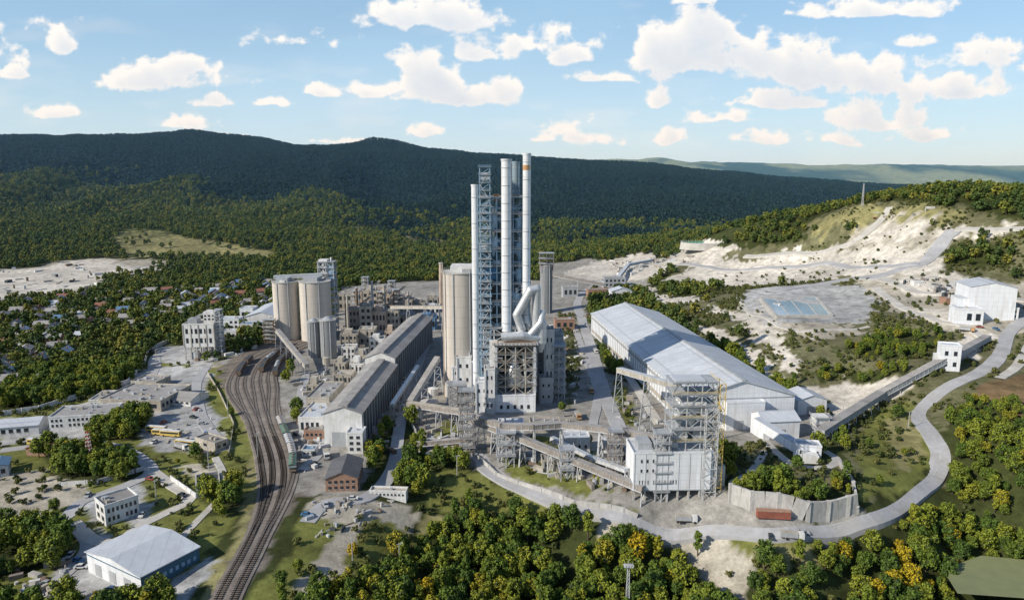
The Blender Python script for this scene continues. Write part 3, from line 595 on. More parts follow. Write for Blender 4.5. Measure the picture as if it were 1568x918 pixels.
for i in range(40):
    a=i/40*6.283; b.beam((sa*.95*math.cos(a),sa*.57*math.sin(a),2.6),(sa*.95*math.cos(a),sa*.57*math.sin(a),4.4),.3,steelw)
b.obj('oval_settling_basin',p); foot(p,0,-sa,sa,-sa*.6,sa*.6)
def mast(name,px,yb,yt,w,m1,m2,seg=16,head=False):
    p=G(px,yb); h=ztop(p.y,px,yt)-p.z; b=MB()
    for k in range(seg):
        za,zb=h*k/seg,h*(k+1)/seg; m=m1 if k%2 else m2; wa=w*(1-.6*k/seg)
        for sx,sy in ((-1,-1),(1,-1),(1,1),(-1,1)):
            b.beam((sx*wa/2,sy*wa/2,za),(sx*wa/2,sy*wa/2,zb),w*.12,m)
        for sx,sy,tx,ty in ((-1,-1,1,-1),(1,-1,1,1),(1,1,-1,1),(-1,1,-1,-1)): b.beam((sx*wa/2,sy*wa/2,za),(tx*wa/2,ty*wa/2,zb),w*.08,m)
    if head:
        b.box(-1.6,1.6,-1.2,1.2,h,h+.2,steelw)
        for x in (-1.3,-.45,.45,1.3): b.box(x-.3,x+.3,-1.35,-1,h+.2,h+1.0,steelw)
        for x in (-1.3,1.3): b.beam((x,0,h),(x,0,h+1.6),.1,steelw)
        b.beam((0,0,h),(0,0,h+2.4),.12,steelw)
    b.obj(name,p); foot(p,0,-2,2,-2,2)
mast('hilltop_antenna_mast',1320,316,281,1.6,steelw,steelw); mast('radio_mast',138,705,660,2.2,redp,white2); mast('floodlight_mast',960,945,866,1.4,steelw,steelw,14,True)
for px,py,hh in ((470,470,18),(395,700,12),(540,860,11),(612,870,10),(350,640,12),(320,720,11),(240,770,10),(900,590,14),(240,560,12),(60,600,12),(1390,660,10),(1290,640,10),(700,730,10)):
    p=G(px,py); b=MB(); b.cyl((0,0,-1),(0,0,hh),.22,.12,8,conc); b.beam((-.9,0,hh-.5),(.9,0,hh-.5),.12,greyc); b.beam((0,0,hh-.1),(1.2,-.4,hh+.3),.1,greyc); b.box(.9,1.5,-.6,-.3,hh+.25,hh+.4,white2); b.obj('street_lamp',p)
# ================================================================== ROADS + RAILS
def smooth(pts,step=3.):
    P=[pts[0]]+list(pts)+[pts[-1]]; out=[]
    for i in range(1,len(P)-2):
        a,b_,c,d=[Vector((q.x,q.y)) for q in P[i-1:i+3]]; k=max(1,int((c-b_).length/step))
        for j in range(k):
            t=j/k; out.append(.5*((2*b_)+(c-a)*t+(2*a-5*b_+4*c-d)*t*t+(3*b_-a-3*c+d)*t**3))
    out.append(Vector((P[-1].x,P[-1].y))); return out
ROADS=[]
def normals(P):
    T=[(P[min(i+1,len(P)-1)]-P[max(i-1,0)]).normalized() for i in range(len(P))]
    return [Vector((-t.y,t.x)) for t in T]
def strip(name,pts,w,m,up=.3,step=3.,line=False):
    P=smooth([G(*q) for q in pts],step); Nn=normals(P); b=MB(); ROADS.append((P,w/2))
    offs=[-w/2-.3,-w/2,-w/6,w/6,w/2,w/2+.3]
    wob=[float(v) for v in (fbm(np.array([p.x for p in P])/14,np.array([p.y for p in P])/14,2,91)-.5)*w*.22]
    xs=np.array([(p+n_*(o*(1+q/w*1.2))).x for p,n_,q in zip(P,Nn,wob) for o in offs]); ys=np.array([(p+n_*(o*(1+q/w*1.2))).y for p,n_,q in zip(P,Nn,wob) for o in offs]); zs=hf(xs,ys)+up
    k=len(offs); zs=zs.reshape(-1,k); m_=zs[:,1:5].mean(1,keepdims=True); zs[:,1:5]=.6*zs[:,1:5]+.4*m_; zs[:,0]-=up+.6; zs[:,5]-=up+.6; zs=zs.ravel()
    vs=list(zip(xs,ys,zs)); fs=[(i*k+j,i*k+j+1,(i+1)*k+j+1,(i+1)*k+j) for i in range(len(P)-1) for j in range(k-1)]
    fs=[f[::-1] for f in fs]
    b.add(vs,fs,m,False)
    if line:
        for i in range(0,len(P)-2,4):
            a=P[i];c=P[i+2]; n_=Nn[i]*.1; n2=Nn[i+2]*.1; za=(zs[i*k+2]+zs[i*k+3])/2+.06; zc=(zs[(i+2)*k+2]+zs[(i+2)*k+3])/2+.06
            b.add([(a.x-n_.x,a.y-n_.y,za),(a.x+n_.x,a.y+n_.y,za),(c.x+n2.x,c.y+n2.y,zc),(c.x-n2.x,c.y-n2.y,zc)],[(3,2,1,0)],paint_w)
    b.obj(name)
    return P
strip('haul_road',[(648,668),(672,686),(735,700),(742,715),(800,745),(880,775),(980,797),(1080,808),(1180,812),(1270,806),(1350,782),(1412,742),(1440,705),(1428,668),(1408,636),(1430,608),(1490,575),(1530,545),(1545,510),(1575,485)],7.5,road_m,.3,3,True)
strip('access_road',[(-30,655),(60,643),(130,625),(205,598),(234,568),(240,545),(275,532),(325,528)],8,road_m,.3,3,True)
strip('access_road',[(60,800),(100,793),(122,770),(160,755),(205,738),(232,720),(205,695),(160,680),(100,678),(0,690)],6,road_m)
strip('access_road',[(232,720),(262,742),(290,765),(255,785),(215,805),(180,830),(140,825),(112,800)],5,road_l)
strip('access_road',[(112,800),(135,830),(120,860),(80,895),(40,930)],5,road_m)
strip('access_road',[(318,560),(300,590),(310,640),(340,680)],6,road_m)
strip('access_road',[(205,598),(160,610),(90,630)],4,road_l)
strip('plant_road',[(948,655),(925,600),(908,540),(892,490),(885,462),(905,440),(960,415),(1030,395)],8,road_m)
strip('plant_road',[(905,660),(915,600),(896,545),(880,500)],5,road_m)
strip('plant_road',[(952,560),(985,610),(1010,650)],5,road_l)
strip('plant_road',[(470,800),(500,770),(560,762),(600,720),(615,640),(640,560),(655,520)],6,road_m)
strip('plant_road',[(462,720),(490,690),(480,650),(462,610),(470,570)],5,road_m)
strip('mound_path',[(1170,672),(1192,695),(1218,712),(1262,716),(1282,704),(1262,690)],3.5,road_l)
strip('hill_road',[(1180,448),(1240,437),(1300,428),(1340,424),(1380,412),(1412,404),(1432,385),(1450,362),(1462,352)],12,road_m,.7,5)
strip('hill_road',[(1345,424),(1390,442),(1440,450),(1500,452),(1575,462)],8,road_l,.6,5)
strip('hill_road',[(1140,392),(1200,388),(1270,382),(1310,368),(1335,350),(1355,330),(1362,318)],7,road_l,.8,5)
strip('hill_road',[(1462,352),(1510,352),(1568,350)],6,road_l,.8,5)
strip('hill_road',[(1410,404),(1340,408),(1260,402),(1180,410),(1100,412),(1040,404)],8,road_m,.7,5)
strip('hill_road',[(1512,520),(1480,500),(1430,490),(1380,470),(1340,440)],6,road_l,.6,4)
strip('hill_road',[(1575,530),(1558,560),(1530,580)],5,road_l,.5,4)
strip('hill_path',[(1130,455),(1150,480),(1210,505),(1290,505),(1330,500)],3,road_l,.5,4)
strip('hill_path',[(1120,740),(1150,722),(1172,690)],3,road_l,.4)
strip('forest_track',[(330,700),(345,745),(300,800),(250,850)],3,road_l,.3)
strip('country_road',[(-20,520),(80,500),(200,478),(320,462),(400,450)],6,road_m,.5,6)
strip('country_road',[(-20,462),(100,448),(250,440),(380,420),(480,418)],6,road_m,.6,6)
strip('country_road',[(-20,425),(120,418),(260,428)],7,road_l,.6,6)
# railway: tracks merge toward the viewer and fan out at the station throat
cl=smooth([G(*q) for q in [(338,935),(388,835),(422,755),(424,705),(408,655),(392,612),(386,582),(398,557),(422,540),(462,522)]],2.0)
Nn=normals(cl); acc=np.cumsum([0]+[(cl[i+1]-cl[i]).length for i in range(len(cl)-1)]); TL=acc[-1]
tk=[acc[min(range(len(cl)),key=lambda i:(cl[i]-G(*q).xy).length)]/TL for q in ((388,835),(424,705),(400,630),(388,590))]
def blend(i,a,b_,c):
    t=acc[i]/TL; k1=float(sst(tk[0],tk[1],t)); k2=float(sst(tk[2]-.06,tk[3],t)); return (a*(1-k1)+b_*k1)*(1-k2)+c*k2
def offs(i,o): return cl[i]+Nn[i]*o
TR=[(-2.3,-6.8,-14),(-2.3,-2.3,-9.2),(-2.3,-2.3,-4.6),(2.3,2.3,0),(2.3,2.3,4.6),(2.3,6.8,9.2),(2.3,6.8,13.8)]
b=MB(); xs=[];ys=[]
for i in range(len(cl)):
    bw=blend(i,5.5,10.5,17.5)
    for o in (-bw,-bw*.88,0,bw*.88,bw): q=offs(i,o); xs.append(q.x); ys.append(q.y)
zs=hf(xs,ys)+.25; vs=[(x,y,z-(1.4 if j%5 in(0,4) else 0)) for j,(x,y,z) in enumerate(zip(xs,ys,zs))]
b.add(vs,[((i+1)*5+j,(i+1)*5+j+1,i*5+j+1,i*5+j) for i in range(len(cl)-1) for j in range(4)],ballast); b.obj('railway_ballast_bed')
ROADS.append((cl,12))
b=MB()
for tr_ in TR:
    qs=[offs(i,blend(i,*tr_)) for i in range(len(cl))]; xs=np.array([q.x for q in qs]); ys=np.array([q.y for q in qs]); zs=hf(xs,ys)+.34
    for i in range(len(cl)-1):
        a=Vector((xs[i],ys[i],zs[i])); c=Vector((xs[i+1],ys[i+1],zs[i+1])); d=(c-a); d.z=0
        if d.length<.1: continue
        n_=Vector((-d.y,d.x,0)).normalized()
        for sg in (-.78,.78): b.beam(a+n_*sg+Vector((0,0,.2)),c+n_*sg+Vector((0,0,.2)),.14,railm,.16)
        for t in ((0,.5) if a.y<330 else (0,)):
            q=a.lerp(c,t); b.beam(q-n_*1.35,q+n_*1.35,.28,sleep,.2)
b.obj('railway_tracks')
def wagon(col,kind):
    b=MB(); L_=13
    b.box(-1.45,1.45,-L_/2,L_/2,1.0,1.3,rust)
    if kind=='hopper':
        b.add([(-1.1,-5,1.3),(1.1,-5,1.3),(1.1,5,1.3),(-1.1,5,1.3),(-1.6,-6.2,3.9),(1.6,-6.2,3.9),(1.6,6.2,3.9),(-1.6,6.2,3.9)],[(0,1,5,4),(1,2,6,5),(2,3,7,6),(3,0,4,7)],col)
        b.gable(-1.6,1.6,-6.2,6.2,3.9,4.0,4.5,col,col,'y',.05,.08)
        for k in range(4): b.cyl((0,-4.5+3*k,4.4),(0,-4.5+3*k,4.75),.5,.5,10,rust)
        for k in range(6): b.box(-1.66,1.66,-6+k*2.35,-5.8+k*2.35,2.6,4.0,greyc)
    elif kind=='tank':
        b.cyl((0,-6,2.7),(0,6,2.7),1.45,1.45,20,col); b.ball((0,-6,2.7),1.4,col); b.ball((0,6,2.7),1.4,col); b.cyl((0,0,4.1),(0,0,4.6),.5,.5,12,greyc)
    else:
        b.box(-1.55,1.55,-6.3,6.3,1.3,3.6,col); b.box(-1.4,1.4,-6.1,6.1,3.6,3.62,darkw)
        for k in range(9):
            y=-6.2+k*1.55
            for sx in (-1.6,1.6): b.beam((sx,y,1.3),(sx,y,3.65),.14,rust)
    for y in (-5,-3.3,3.3,5):
        for x in (-.78,.78): b.cyl((x-.07,y,.48),(x+.07,y,.48),.46,.46,14,railm)
    b.box(-.2,.2,-L_/2-.5,L_/2+.5,.9,1.1,darkw)
    return b.mesh('freight_wagon')
wm_list=[wagon(conc,'hopper'),wagon(green,'hopper'),wagon(rust,'open'),wagon(greyc,'tank'),wagon(steelw,'hopper')]
def put_wagons(ti,s0,nw,kinds,name='freight_wagon'):
    for j in range(nw):
        s_=s0+j*14.2; i=int(np.searchsorted(acc,s_))
        if i>=len(cl)-4: break
        q=offs(i-3,blend(i-3,*TR[ti])); q2=offs(i+3,blend(i+3,*TR[ti])); z=h1((q.x+q2.x)/2,(q.y+q2.y)/2)+.5; ob=bpy.data.objects.new(name,wm_list[kinds[j%len(kinds)]]); d=q2-q
        ob.location=((q.x+q2.x)/2,(q.y+q2.y)/2,z); ob.rotation_euler=(0,0,math.atan2(d.y,d.x)-math.pi/2); S.collection.objects.link(ob)
i0=min(range(len(cl)),key=lambda i:(cl[i]-G(426,722).xy).length); sA=acc[i0]
put_wagons(0,sA,5,[1,0,4,1,0])
i1=min(range(len(cl)),key=lambda i:(cl[i]-G(388,588).xy).length); put_wagons(0,acc[i1]+18,5,[2,3,2,2]); put_wagons(2,acc[i1]+30,4,[2,2,3]); put_wagons(5,acc[i1]+25,3,[2])
p=G(1184,792)
b=MB(); b.box(-6,6,-1.3,1.3,.2,2.9,redp)
for k in range(25): b.box(-5.95+k*.49,-5.8+k*.49,-1.36,1.36,.3,2.8,rust)
b.box(-6.1,6.1,-1.4,1.4,2.9,3.02,brick); b.box(-6.1,6.1,-1.2,1.2,0,.2,darkw); b.obj('red_freight_container',p,-.12)
# ================================================================== VEHICLES
def car_mesh(col,k=1.):
    b=MB(); b.add([(-.9,-2.2,.35),(.9,-2.2,.35),(.9,2.2,.35),(-.9,2.2,.35),(-.88,-2.15,.85),(.88,-2.15,.85),(.88,2.15,.9),(-.88,2.15,.9)],[(3,2,1,0),(4,5,6,7),(0,1,5,4),(1,2,6,5),(2,3,7,6),(3,0,4,7)],col)
    b.add([(-.84,-1.2,.86),(.84,-1.2,.86),(.84,1.7,.9),(-.84,1.7,.9),(-.66,-.5,1.42),(.66,-.5,1.42),(.66,1.1,1.42),(-.66,1.1,1.42)],[(0,1,5,4),(1,2,6,5),(2,3,7,6),(3,0,4,7)],glass)
    b.box(-.66,.66,-.5,1.1,1.42,1.47,col)
    for y in (-1.35,1.35):
        for x in (-.85,.85): b.cyl((x-.1,y,.34),(x+.1,y,.34),.34,.34,14,rubber)
    return b.mesh('parked_car')
cars=[car_mesh(c) for c in (white2,darkw,greyc,redp,bluep,steelw)]
def bus_mesh(col):
    b=MB(); b.box(-1.25,1.25,-5.5,5.5,.45,2.9,col); b.box(-1.1,1.1,-5.3,5.3,2.9,3.05,white2)
    for s_ in (-1,1): b.box(s_*1.27-.02,s_*1.27+.02,-5,5,1.6,2.5,glass)
    b.box(-1.1,1.1,-5.54,-5.48,1.3,2.5,glass)
    for y in (-3.6,3.4):
        for x in (-1.15,1.15): b.cyl((x-.15,y,.5),(x+.15,y,.5),.5,.5,14,rubber)
    return b.mesh('bus')
def truck_mesh(col):
    b=MB(); b.box(-1.2,1.2,-4.2,-2.3,.7,2.9,col); b.box(-1.1,1.1,-4.25,-4.18,1.7,2.6,glass); b.box(-1.15,1.15,-2.2,4,.9,1.1,rust); b.box(-1.25,1.25,-2,4,1.1,2.7,greyc); b.box(-1.1,1.1,-1.9,3.9,2.7,2.72,dust)
    for y in (-3.3,1.8,3.1):
        for x in (-1.05,1.05): b.cyl((x-.18,y,.5),(x+.18,y,.5),.5,.5,14,rubber)
    return b.mesh('dump_truck')
def put(me,name,px,py,rot):
    p=G(px,py); ob=bpy.data.objects.new(name,me); ob.location=(p.x,p.y,p.z+.33); ob.rotation_euler=(0,0,math.radians(rot)); S.collection.objects.link(ob)
by=bus_mesh(yellow); tr=truck_mesh(orange); tr2=truck_mesh(white2)
for px,py,r in ((240,661,80),(250,666,84),(285,683,75),(262,668,80),(60,681,85)): put(by,'yellow_bus',px,py,r)
for px,py,r in ((278,688,60),(650,700,30),(1212,826,80),(1190,470,20),(500,700,20),(1050,800,85),(912,540,5)): put(tr2,'dump_truck',px,py,r)
for px,py,r in ((300,695,60),(885,640,5),(690,690,70),(905,600,0),(1480,508,50),(470,640,0)): put(tr,'dump_truck',px,py,r)
for k,(px,py) in enumerate([(236,678),(296,640),(310,650),(250,648),(120,860),(108,852),(125,870),(60,902),(72,896),(85,905),(172,905),(182,908),(192,911),(200,700),(150,690),(230,735),(470,790),(500,775),(540,765),(1180,824),(1230,818),(1500,502),(1525,505),(1440,440),(880,655),(480,712),(476,692),(300,628),(315,666),(135,760),(218,790),(280,760),(50,648),(120,632),(70,688),(340,512),(350,515),(1330,428),(1400,330),(1340,335)]):
    put(cars[k%6],'parked_car',px,py,random.choice((10,85,95,-10,70)))
def inpoly(x,y,P):
    r=np.zeros(x.shape,bool); n_=len(P); j=n_-1
    for i in range(n_):
        xi,yi=P[i];xj,yj=P[j]
        if yi!=yj:
            c=((yi>y)!=(yj>y))&(x<(xj-xi)*(y-yi)/(yj-yi)+xi); r^=c
        j=i
    return r
def clutter(name,poly,n_,sc=1.):
    b=MB(); P=[G(*q) for q in poly]; x0=min(p.x for p in P);x1=max(p.x for p in P);y0=min(p.y for p in P);y1=max(p.y for p in P)
    A_=np.array([(p.x,p.y) for p in P]); k=0
    while k<n_:
        x=random.uniform(x0,x1); y=random.uniform(y0,y1)
        if not inpoly(np.array([x]),np.array([y]),A_)[0]: k+=.05; continue
        z=h1(x,y); w=random.uniform(.5,2.4)*sc; d=random.uniform(.5,3)*sc; hh=random.uniform(.4,2.2)*sc; m=random.choice((dust,white2,galv,greyc,conc,conc,steelw,darkw,dust,rust))
        a=random.uniform(0,3.1); u=Vector((math.cos(a),math.sin(a),0))
        t=random.random()
        if t<.6: b.beam(Vector((x,y,z+hh/2))-u*d,Vector((x,y,z+hh/2))+u*d,w,m,hh+.4)
        elif t<.8: b.cyl((x,y,z-.3),(x,y,z+hh*1.4),w*.5,w*.5,12,m)
        else: b.beam(Vector((x,y,z+.2))-u*d*1.6,Vector((x,y,z+.2))+u*d*1.6,.4*sc,m)
        k+=1
    b.obj(name)
clutter('yard_equipment',[(640,640),(720,660),(740,700),(650,690)],40); clutter('yard_equipment',[(740,660),(980,690),(980,760),(860,740),(740,690)],110)
clutter('yard_equipment',[(455,590),(500,560),(520,640),(470,740),(450,700)],110); clutter('yard_equipment',[(520,500),(660,480),(660,530),(520,600)],200,1.4)
clutter('yard_equipment',[(560,640),(620,560),(625,640),(590,720)],50); clutter('scrap_pile',[(470,770),(600,765),(600,800),(480,830)],50,.6)
clutter('yard_equipment',[(840,500),(900,480),(900,640),(840,660)],70); clutter('yard_equipment',[(290,510),(400,480),(400,540),(300,560)],90,1.2)
clutter('yard_equipment',[(930,600),(1010,620),(1010,680),(950,670)],30); clutter('crusher_yard_equipment',[(0,412),(140,400),(250,412),(100,450),(0,452)],70,1.8); clutter('quarry_equipment',[(930,400),(1060,375),(1060,400),(940,430)],90,1.6)
clutter('yard_equipment',[(220,640),(330,620),(345,690),(230,690)],25,.7); clutter('yard_equipment',[(20,880),(110,850),(110,918),(20,918)],40,.8);clutter('quarry_equipment',[(1380,430),(1470,430),(1500,460),(1400,455)],40,1.3)
clutter('hilltop_equipment',[(1340,322),(1430,318),(1440,330),(1350,335)],14,1.4)
# ================================================================== GROUND COVER
FOR,GRA,IND,CON,LIM,TAN,SCR,RAI,VIL,DIR,BRO=range(11)
cov=[]
def cv(k,*pts): cov.append((k,np.array([tuple(G(*p).xy) for p in pts])))
cv(VIL,(-60,470),(100,455),(330,440),(420,425),(430,450),(420,500),(330,520),(280,520),(240,545),(200,590),(80,620),(-60,640),(-300,640),(-300,470))
cv(FOR,(60,560),(150,510),(260,500),(250,520),(215,560),(190,590),(80,620),(0,630),(0,600)); cv(FOR,(160,450),(240,455),(270,485),(150,505),(60,490))
cv(GRA,(-60,640),(80,620),(220,590),(232,545),(300,530),(345,560),(350,600),(390,680),(385,740),(350,800),(300,860),(290,930),(-60,930))
cv(TAN,(300,560),(345,565),(355,610),(385,680),(380,750),(340,850),(300,930),(350,930),(400,840),(425,760),(430,700),(400,640),(360,590),(350,550))
cv(CON,(220,645),(295,605),(318,612),(345,660),(340,692),(275,695),(222,682)); cv(CON,(205,570),(250,560),(320,560),(325,590),(310,615),(262,640),(240,640),(180,612))
cv(CON,(0,640),(100,640),(180,650),(180,664),(0,680)); cv(CON,(235,555),(250,530),(330,525),(335,560)); cv(CON,(80,880),(110,855),(240,905),(320,850),(340,860),(280,930),(60,930))
cv(CON,(120,770),(215,740),(240,790),(150,830)); cv(GRA,(130,805),(200,790),(215,815),(170,825))
cv(DIR,(-20,728),(60,720),(130,735),(125,770),(60,790),(-20,800)); cv(FOR,(60,690),(220,690),(232,735),(200,735),(100,735)); cv(FOR,(310,735),(370,745),(370,800),(320,790)); cv(FOR,(140,640),(215,640),(215,675),(140,672)); cv(FOR,(-20,800),(100,810),(110,850),(60,880),(-20,890))
cv(DIR,(275,715),(330,710),(335,735),(300,740))
cv(IND,(340,555),(410,522),(500,500),(520,440),(640,430),(900,425),(905,500),(920,560),(980,600),(1230,620),(1270,650),(1250,690),(1150,680),(1110,700),(1118,760),(1240,800),(1240,806),(980,795),(860,765),(740,722),(690,700),(630,685),(620,640),(600,640),(560,700),(562,765),(460,765),(445,730),(430,650))
cv(FOR,(575,690),(610,640),(628,650),(640,690),(700,710),(690,735),(650,760),(625,770),(605,750),(565,745)); cv(GRA,(668,640),(700,645),(705,665),(672,668)); cv(GRA,(820,665),(900,680),(930,715),(850,715)); cv(GRA,(780,690),(900,735),(940,760),(850,750),(770,715))
cv(GRA,(935,580),(960,600),(985,650),(955,650)); cv(SCR,(860,480),(885,490),(890,560),(868,640),(862,560))
cv(RAI,(318,930),(372,830),(405,755),(405,700),(385,640),(345,590),(342,560),(400,525),(470,510),(470,540),(420,560),(425,600),(440,660),(460,760),(400,850),(372,930))
cv(DIR,(400,930),(470,800),(470,765),(560,770),(628,775),(640,800),(590,830),(540,870),(490,930)); cv(GRA,(380,930),(440,840),(470,790),(520,800),(480,860),(450,930)); cv(GRA,(560,805),(600,795),(640,820),(570,880),(500,930),(530,870))
cv(GRA,(640,715),(740,728),(860,770),(985,800),(1000,812),(860,800),(740,778),(650,775))
cv(IND,(980,790),(1240,805),(1330,785),(1340,800),(1240,835),(1150,840),(1060,830),(980,815)); cv(DIR,(1030,825),(1125,815),(1160,870),(1130,930),(1075,930),(1065,870)); cv(GRA,(1110,830),(1230,825),(1260,840),(1180,860),(1140,850)); cv(TAN,(1150,840),(1230,838),(1250,860),(1170,875)); cv(DIR,(905,800),(960,810),(950,830),(910,820)); cv(TAN,(640,780),(700,785),(690,810),(640,815))
cv(SCR,(1110,685),(1160,675),(1230,720),(1300,700),(1310,745),(1235,760),(1120,728))
cv(SCR,(985,452),(1040,400),(1120,372),(1180,352),(1260,322),(1370,306),(1440,314),(1568,340),(1700,350),(1700,620),(1568,640),(1540,760),(1440,745),(1450,700),(1420,640),(1340,780),(1310,740),(1300,700),(1260,640),(1220,596),(1080,520))
cv(LIM,(1210,598),(1290,582),(1395,575),(1380,600),(1310,632),(1270,650),(1240,625)); cv(GRA,(1330,620),(1395,620),(1440,690),(1400,740),(1320,775),(1310,700)); cv(TAN,(1350,640),(1395,635),(1420,690),(1370,720))
cv(LIM,(1020,428),(1080,396),(1200,385),(1320,375),(1450,380),(1440,425),(1370,430),(1280,425),(1200,436),(1090,438)); cv(LIM,(1100,372),(1140,380),(1060,405),(1020,405),(1050,380))
cv(CON,(1140,444),(1240,434),(1340,440),(1330,494),(1185,500),(1140,472)); cv(DIR,(1310,425),(1440,420),(1580,435),(1580,508),(1490,525),(1430,500),(1360,478)); cv(LIM,(1360,428),(1510,425),(1530,450),(1400,455)); cv(LIM,(1400,470),(1500,475),(1490,495),(1430,490))
cv(DIR,(1310,345),(1370,325),(1430,345),(1455,362),(1410,380),(1300,374)); cv(LIM,(1320,354),(1360,344),(1435,352),(1390,368),(1330,366)); cv(LIM,(1430,362),(1470,350),(1440,400),(1400,410)); cv(LIM,(1060,500),(1100,500),(1210,592),(1190,592)); cv(LIM,(985,440),(1060,445),(1080,462),(1000,466))
cv(TAN,(1240,335),(1290,322),(1340,312),(1420,312),(1470,330),(1440,342),(1350,330),(1310,350),(1250,362)); cv(LIM,(1480,515),(1520,510),(1500,545),(1440,560)); cv(LIM,(1568,345),(1510,365),(1440,360),(1500,345))
cv(DIR,(1180,500),(1300,498),(1330,510),(1240,522)); cv(LIM,(1120,470),(1150,480),(1200,512),(1180,520),(1120,490)); cv(LIM,(1080,468),(1120,475),(1230,560),(1215,575)); cv(FOR,(1350,510),(1430,510),(1430,530),(1400,548),(1320,550),(1300,535)); cv(FOR,(1230,572),(1300,564),(1390,562),(1400,574),(1290,578))
cv(FOR,(1000,445),(1060,436),(1110,442),(1080,452),(1030,456)); cv(FOR,(1000,372),(1130,345),(1240,320),(1290,318),(1240,340),(1230,366),(1130,378),(1110,366),(1010,385))
cv(FOR,(1450,380),(1510,356),(1545,365),(1568,395),(1520,410),(1440,405)); cv(BRO,(1490,600),(1568,570),(1650,580),(1650,650),(1540,640)); cv(FOR,(1445,650),(1500,600),(1560,650),(1700,660),(1700,760),(1480,760),(1430,730),(1455,700)); cv(BRO,(1500,590),(1600,580),(1600,640),(1530,620))
cv(IND,(835,405),(900,395),(960,400),(1010,395),(1000,420),(985,445),(900,450),(840,440)); cv(LIM,(900,402),(1000,385),(1060,388),(1000,425),(930,432),(850,425))
cv(LIM,(-60,418),(40,410),(120,398),(180,396),(270,410),(180,425),(160,440),(110,455),(40,458),(-60,460)); cv(FOR,(155,420),(250,418),(300,440),(170,448)); cv(TAN,(165,362),(195,350),(240,352),(320,368),(425,385),(415,396),(300,392),(190,396))
cv(TAN,(610,360),(680,366),(690,374),(620,372)); cv(TAN,(500,345),(560,343),(590,350),(520,352)); cv(DIR,(160,398),(240,396),(290,404),(200,408))
colr={FOR:(.05,.06,.02),GRA:(.165,.175,.05),IND:(.30,.286,.26),CON:(.39,.39,.385),LIM:(.56,.52,.455),TAN:(.26,.24,.11),SCR:(.15,.145,.08),RAI:(.19,.165,.14),VIL:(.10,.115,.05),DIR:(.42,.385,.315),BRO:(.19,.13,.07)}
vegv={FOR:.3,GRA:.42,IND:.08,CON:.03,LIM:.26,TAN:.45,SCR:.70,RAI:.08,VIL:.7,DIR:.30,BRO:.5}
def cover(x,y,jit=1.):
    d=np.clip(np.sqrt(x*x+y*y)/300,.8,3)*jit
    jx=(fbm(x/9,y/9,3,21)-.5)*11*d; jy=(fbm(x/9,y/9,3,33)-.5)*11*d
    k=np.zeros(x.shape,int); X_=x+jx; Y_=y+jy
    for c,P in cov:
        m=(X_>P[:,0].min())&(X_<P[:,0].max())&(Y_>P[:,1].min())&(Y_<P[:,1].max()); idx=np.nonzero(m)[0]
        if len(idx):
            ii=idx[inpoly(X_[idx],Y_[idx],P)]; k[ii]=c
    return k
def cloud_shade(x,y):   # share of cloud shadow painted into far forest colour; lower left slopes stay lit
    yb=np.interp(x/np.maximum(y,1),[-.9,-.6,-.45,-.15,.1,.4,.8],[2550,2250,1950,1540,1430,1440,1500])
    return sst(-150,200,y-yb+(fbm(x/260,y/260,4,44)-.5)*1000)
def axis(segs):
    out=[]
    for a,b_,s_ in segs: out+=list(np.arange(a,b_,s_))
    return np.array(out)
gx=np.concatenate([-np.geomspace(11000,610,80),axis([(-600,-230,4.),(-230,330,2.),(330,720,4.)]),np.geomspace(725,11000,90)])
gy=np.concatenate([-np.geomspace(3000,60,14),axis([(-40,150,10),(150,520,2.),(520,1000,4.)]),np.geomspace(1004,12000,210)])
XX,YY=np.meshgrid(gx,gy); fx=XX.ravel(); fy=YY.ravel(); fz=hf(fx,fy); K=cover(fx,fy)
print('terrain verts',len(fx),time.time()-T0)
nx,ny=len(gx),len(gy)
me=bpy.data.meshes.new('ground'); ii=np.arange((nx)*(ny)).reshape(ny,nx)
quads=np.stack([ii[:-1,:-1],ii[:-1,1:],ii[1:,1:],ii[1:,:-1]],-1).reshape(-1,4)
me.vertices.add(len(fx)); me.vertices.foreach_set('co',np.stack([fx,fy,fz],1).ravel()); me.loops.add(quads.size); me.loops.foreach_set('vertex_index',quads.ravel())
me.polygons.add(len(quads)); me.polygons.foreach_set('loop_start',np.arange(0,quads.size,4)); me.polygons.foreach_set('use_smooth',np.ones(len(quads),bool)); me.update(calc_edges=True)
col=np.ones((len(fx),4)); cm=np.array([colr[k] for k in range(11)]); col[:,:3]=cm[K]
dd=np.sqrt(fx**2+fy**2)
far=cloud_shade(fx,fy)[:,None]; lt=(sst(1300,1600,dd)*(1-sst(4000,5000,dd)))[:,None]
col[:,:3]=col[:,:3]*(1-lt*.7)+np.array((.08,.105,.03))*lt*.7
col[:,:3]=col[:,:3]*(1-far)+np.array((.010,.030,.034))*far  # cloud-shadow tone mixed into the ground's base colour
vf=sst(4000,5600,dd)[:,None]; hz=np.array((.05,.10,.09)); cl2=sst(.48,.62,fbm(fx/600,fy/900,4,61))[:,None]; col[:,:3]=col[:,:3]*(1-vf)+(hz*(1-cl2)+np.array((.24,.28,.18))*cl2)*vf  # aerial haze of the distant hills painted into their base colour
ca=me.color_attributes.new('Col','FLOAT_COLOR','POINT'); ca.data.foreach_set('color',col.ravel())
va=me.attributes.new('Veg','FLOAT','POINT'); vv=np.array([vegv[k] for k in range(11)])[K]; vv=vv*(1-sst(1300,1600,dd)); va.data.foreach_set('value',vv)
fa=me.attributes.new('Far','FLOAT','POINT'); fa.data.foreach_set('value',sst(1100,1700,dd)*(1-sst(4000,5200,dd)))
m,nt,bs=nodes('terrain_surface'); Lk=nt.links
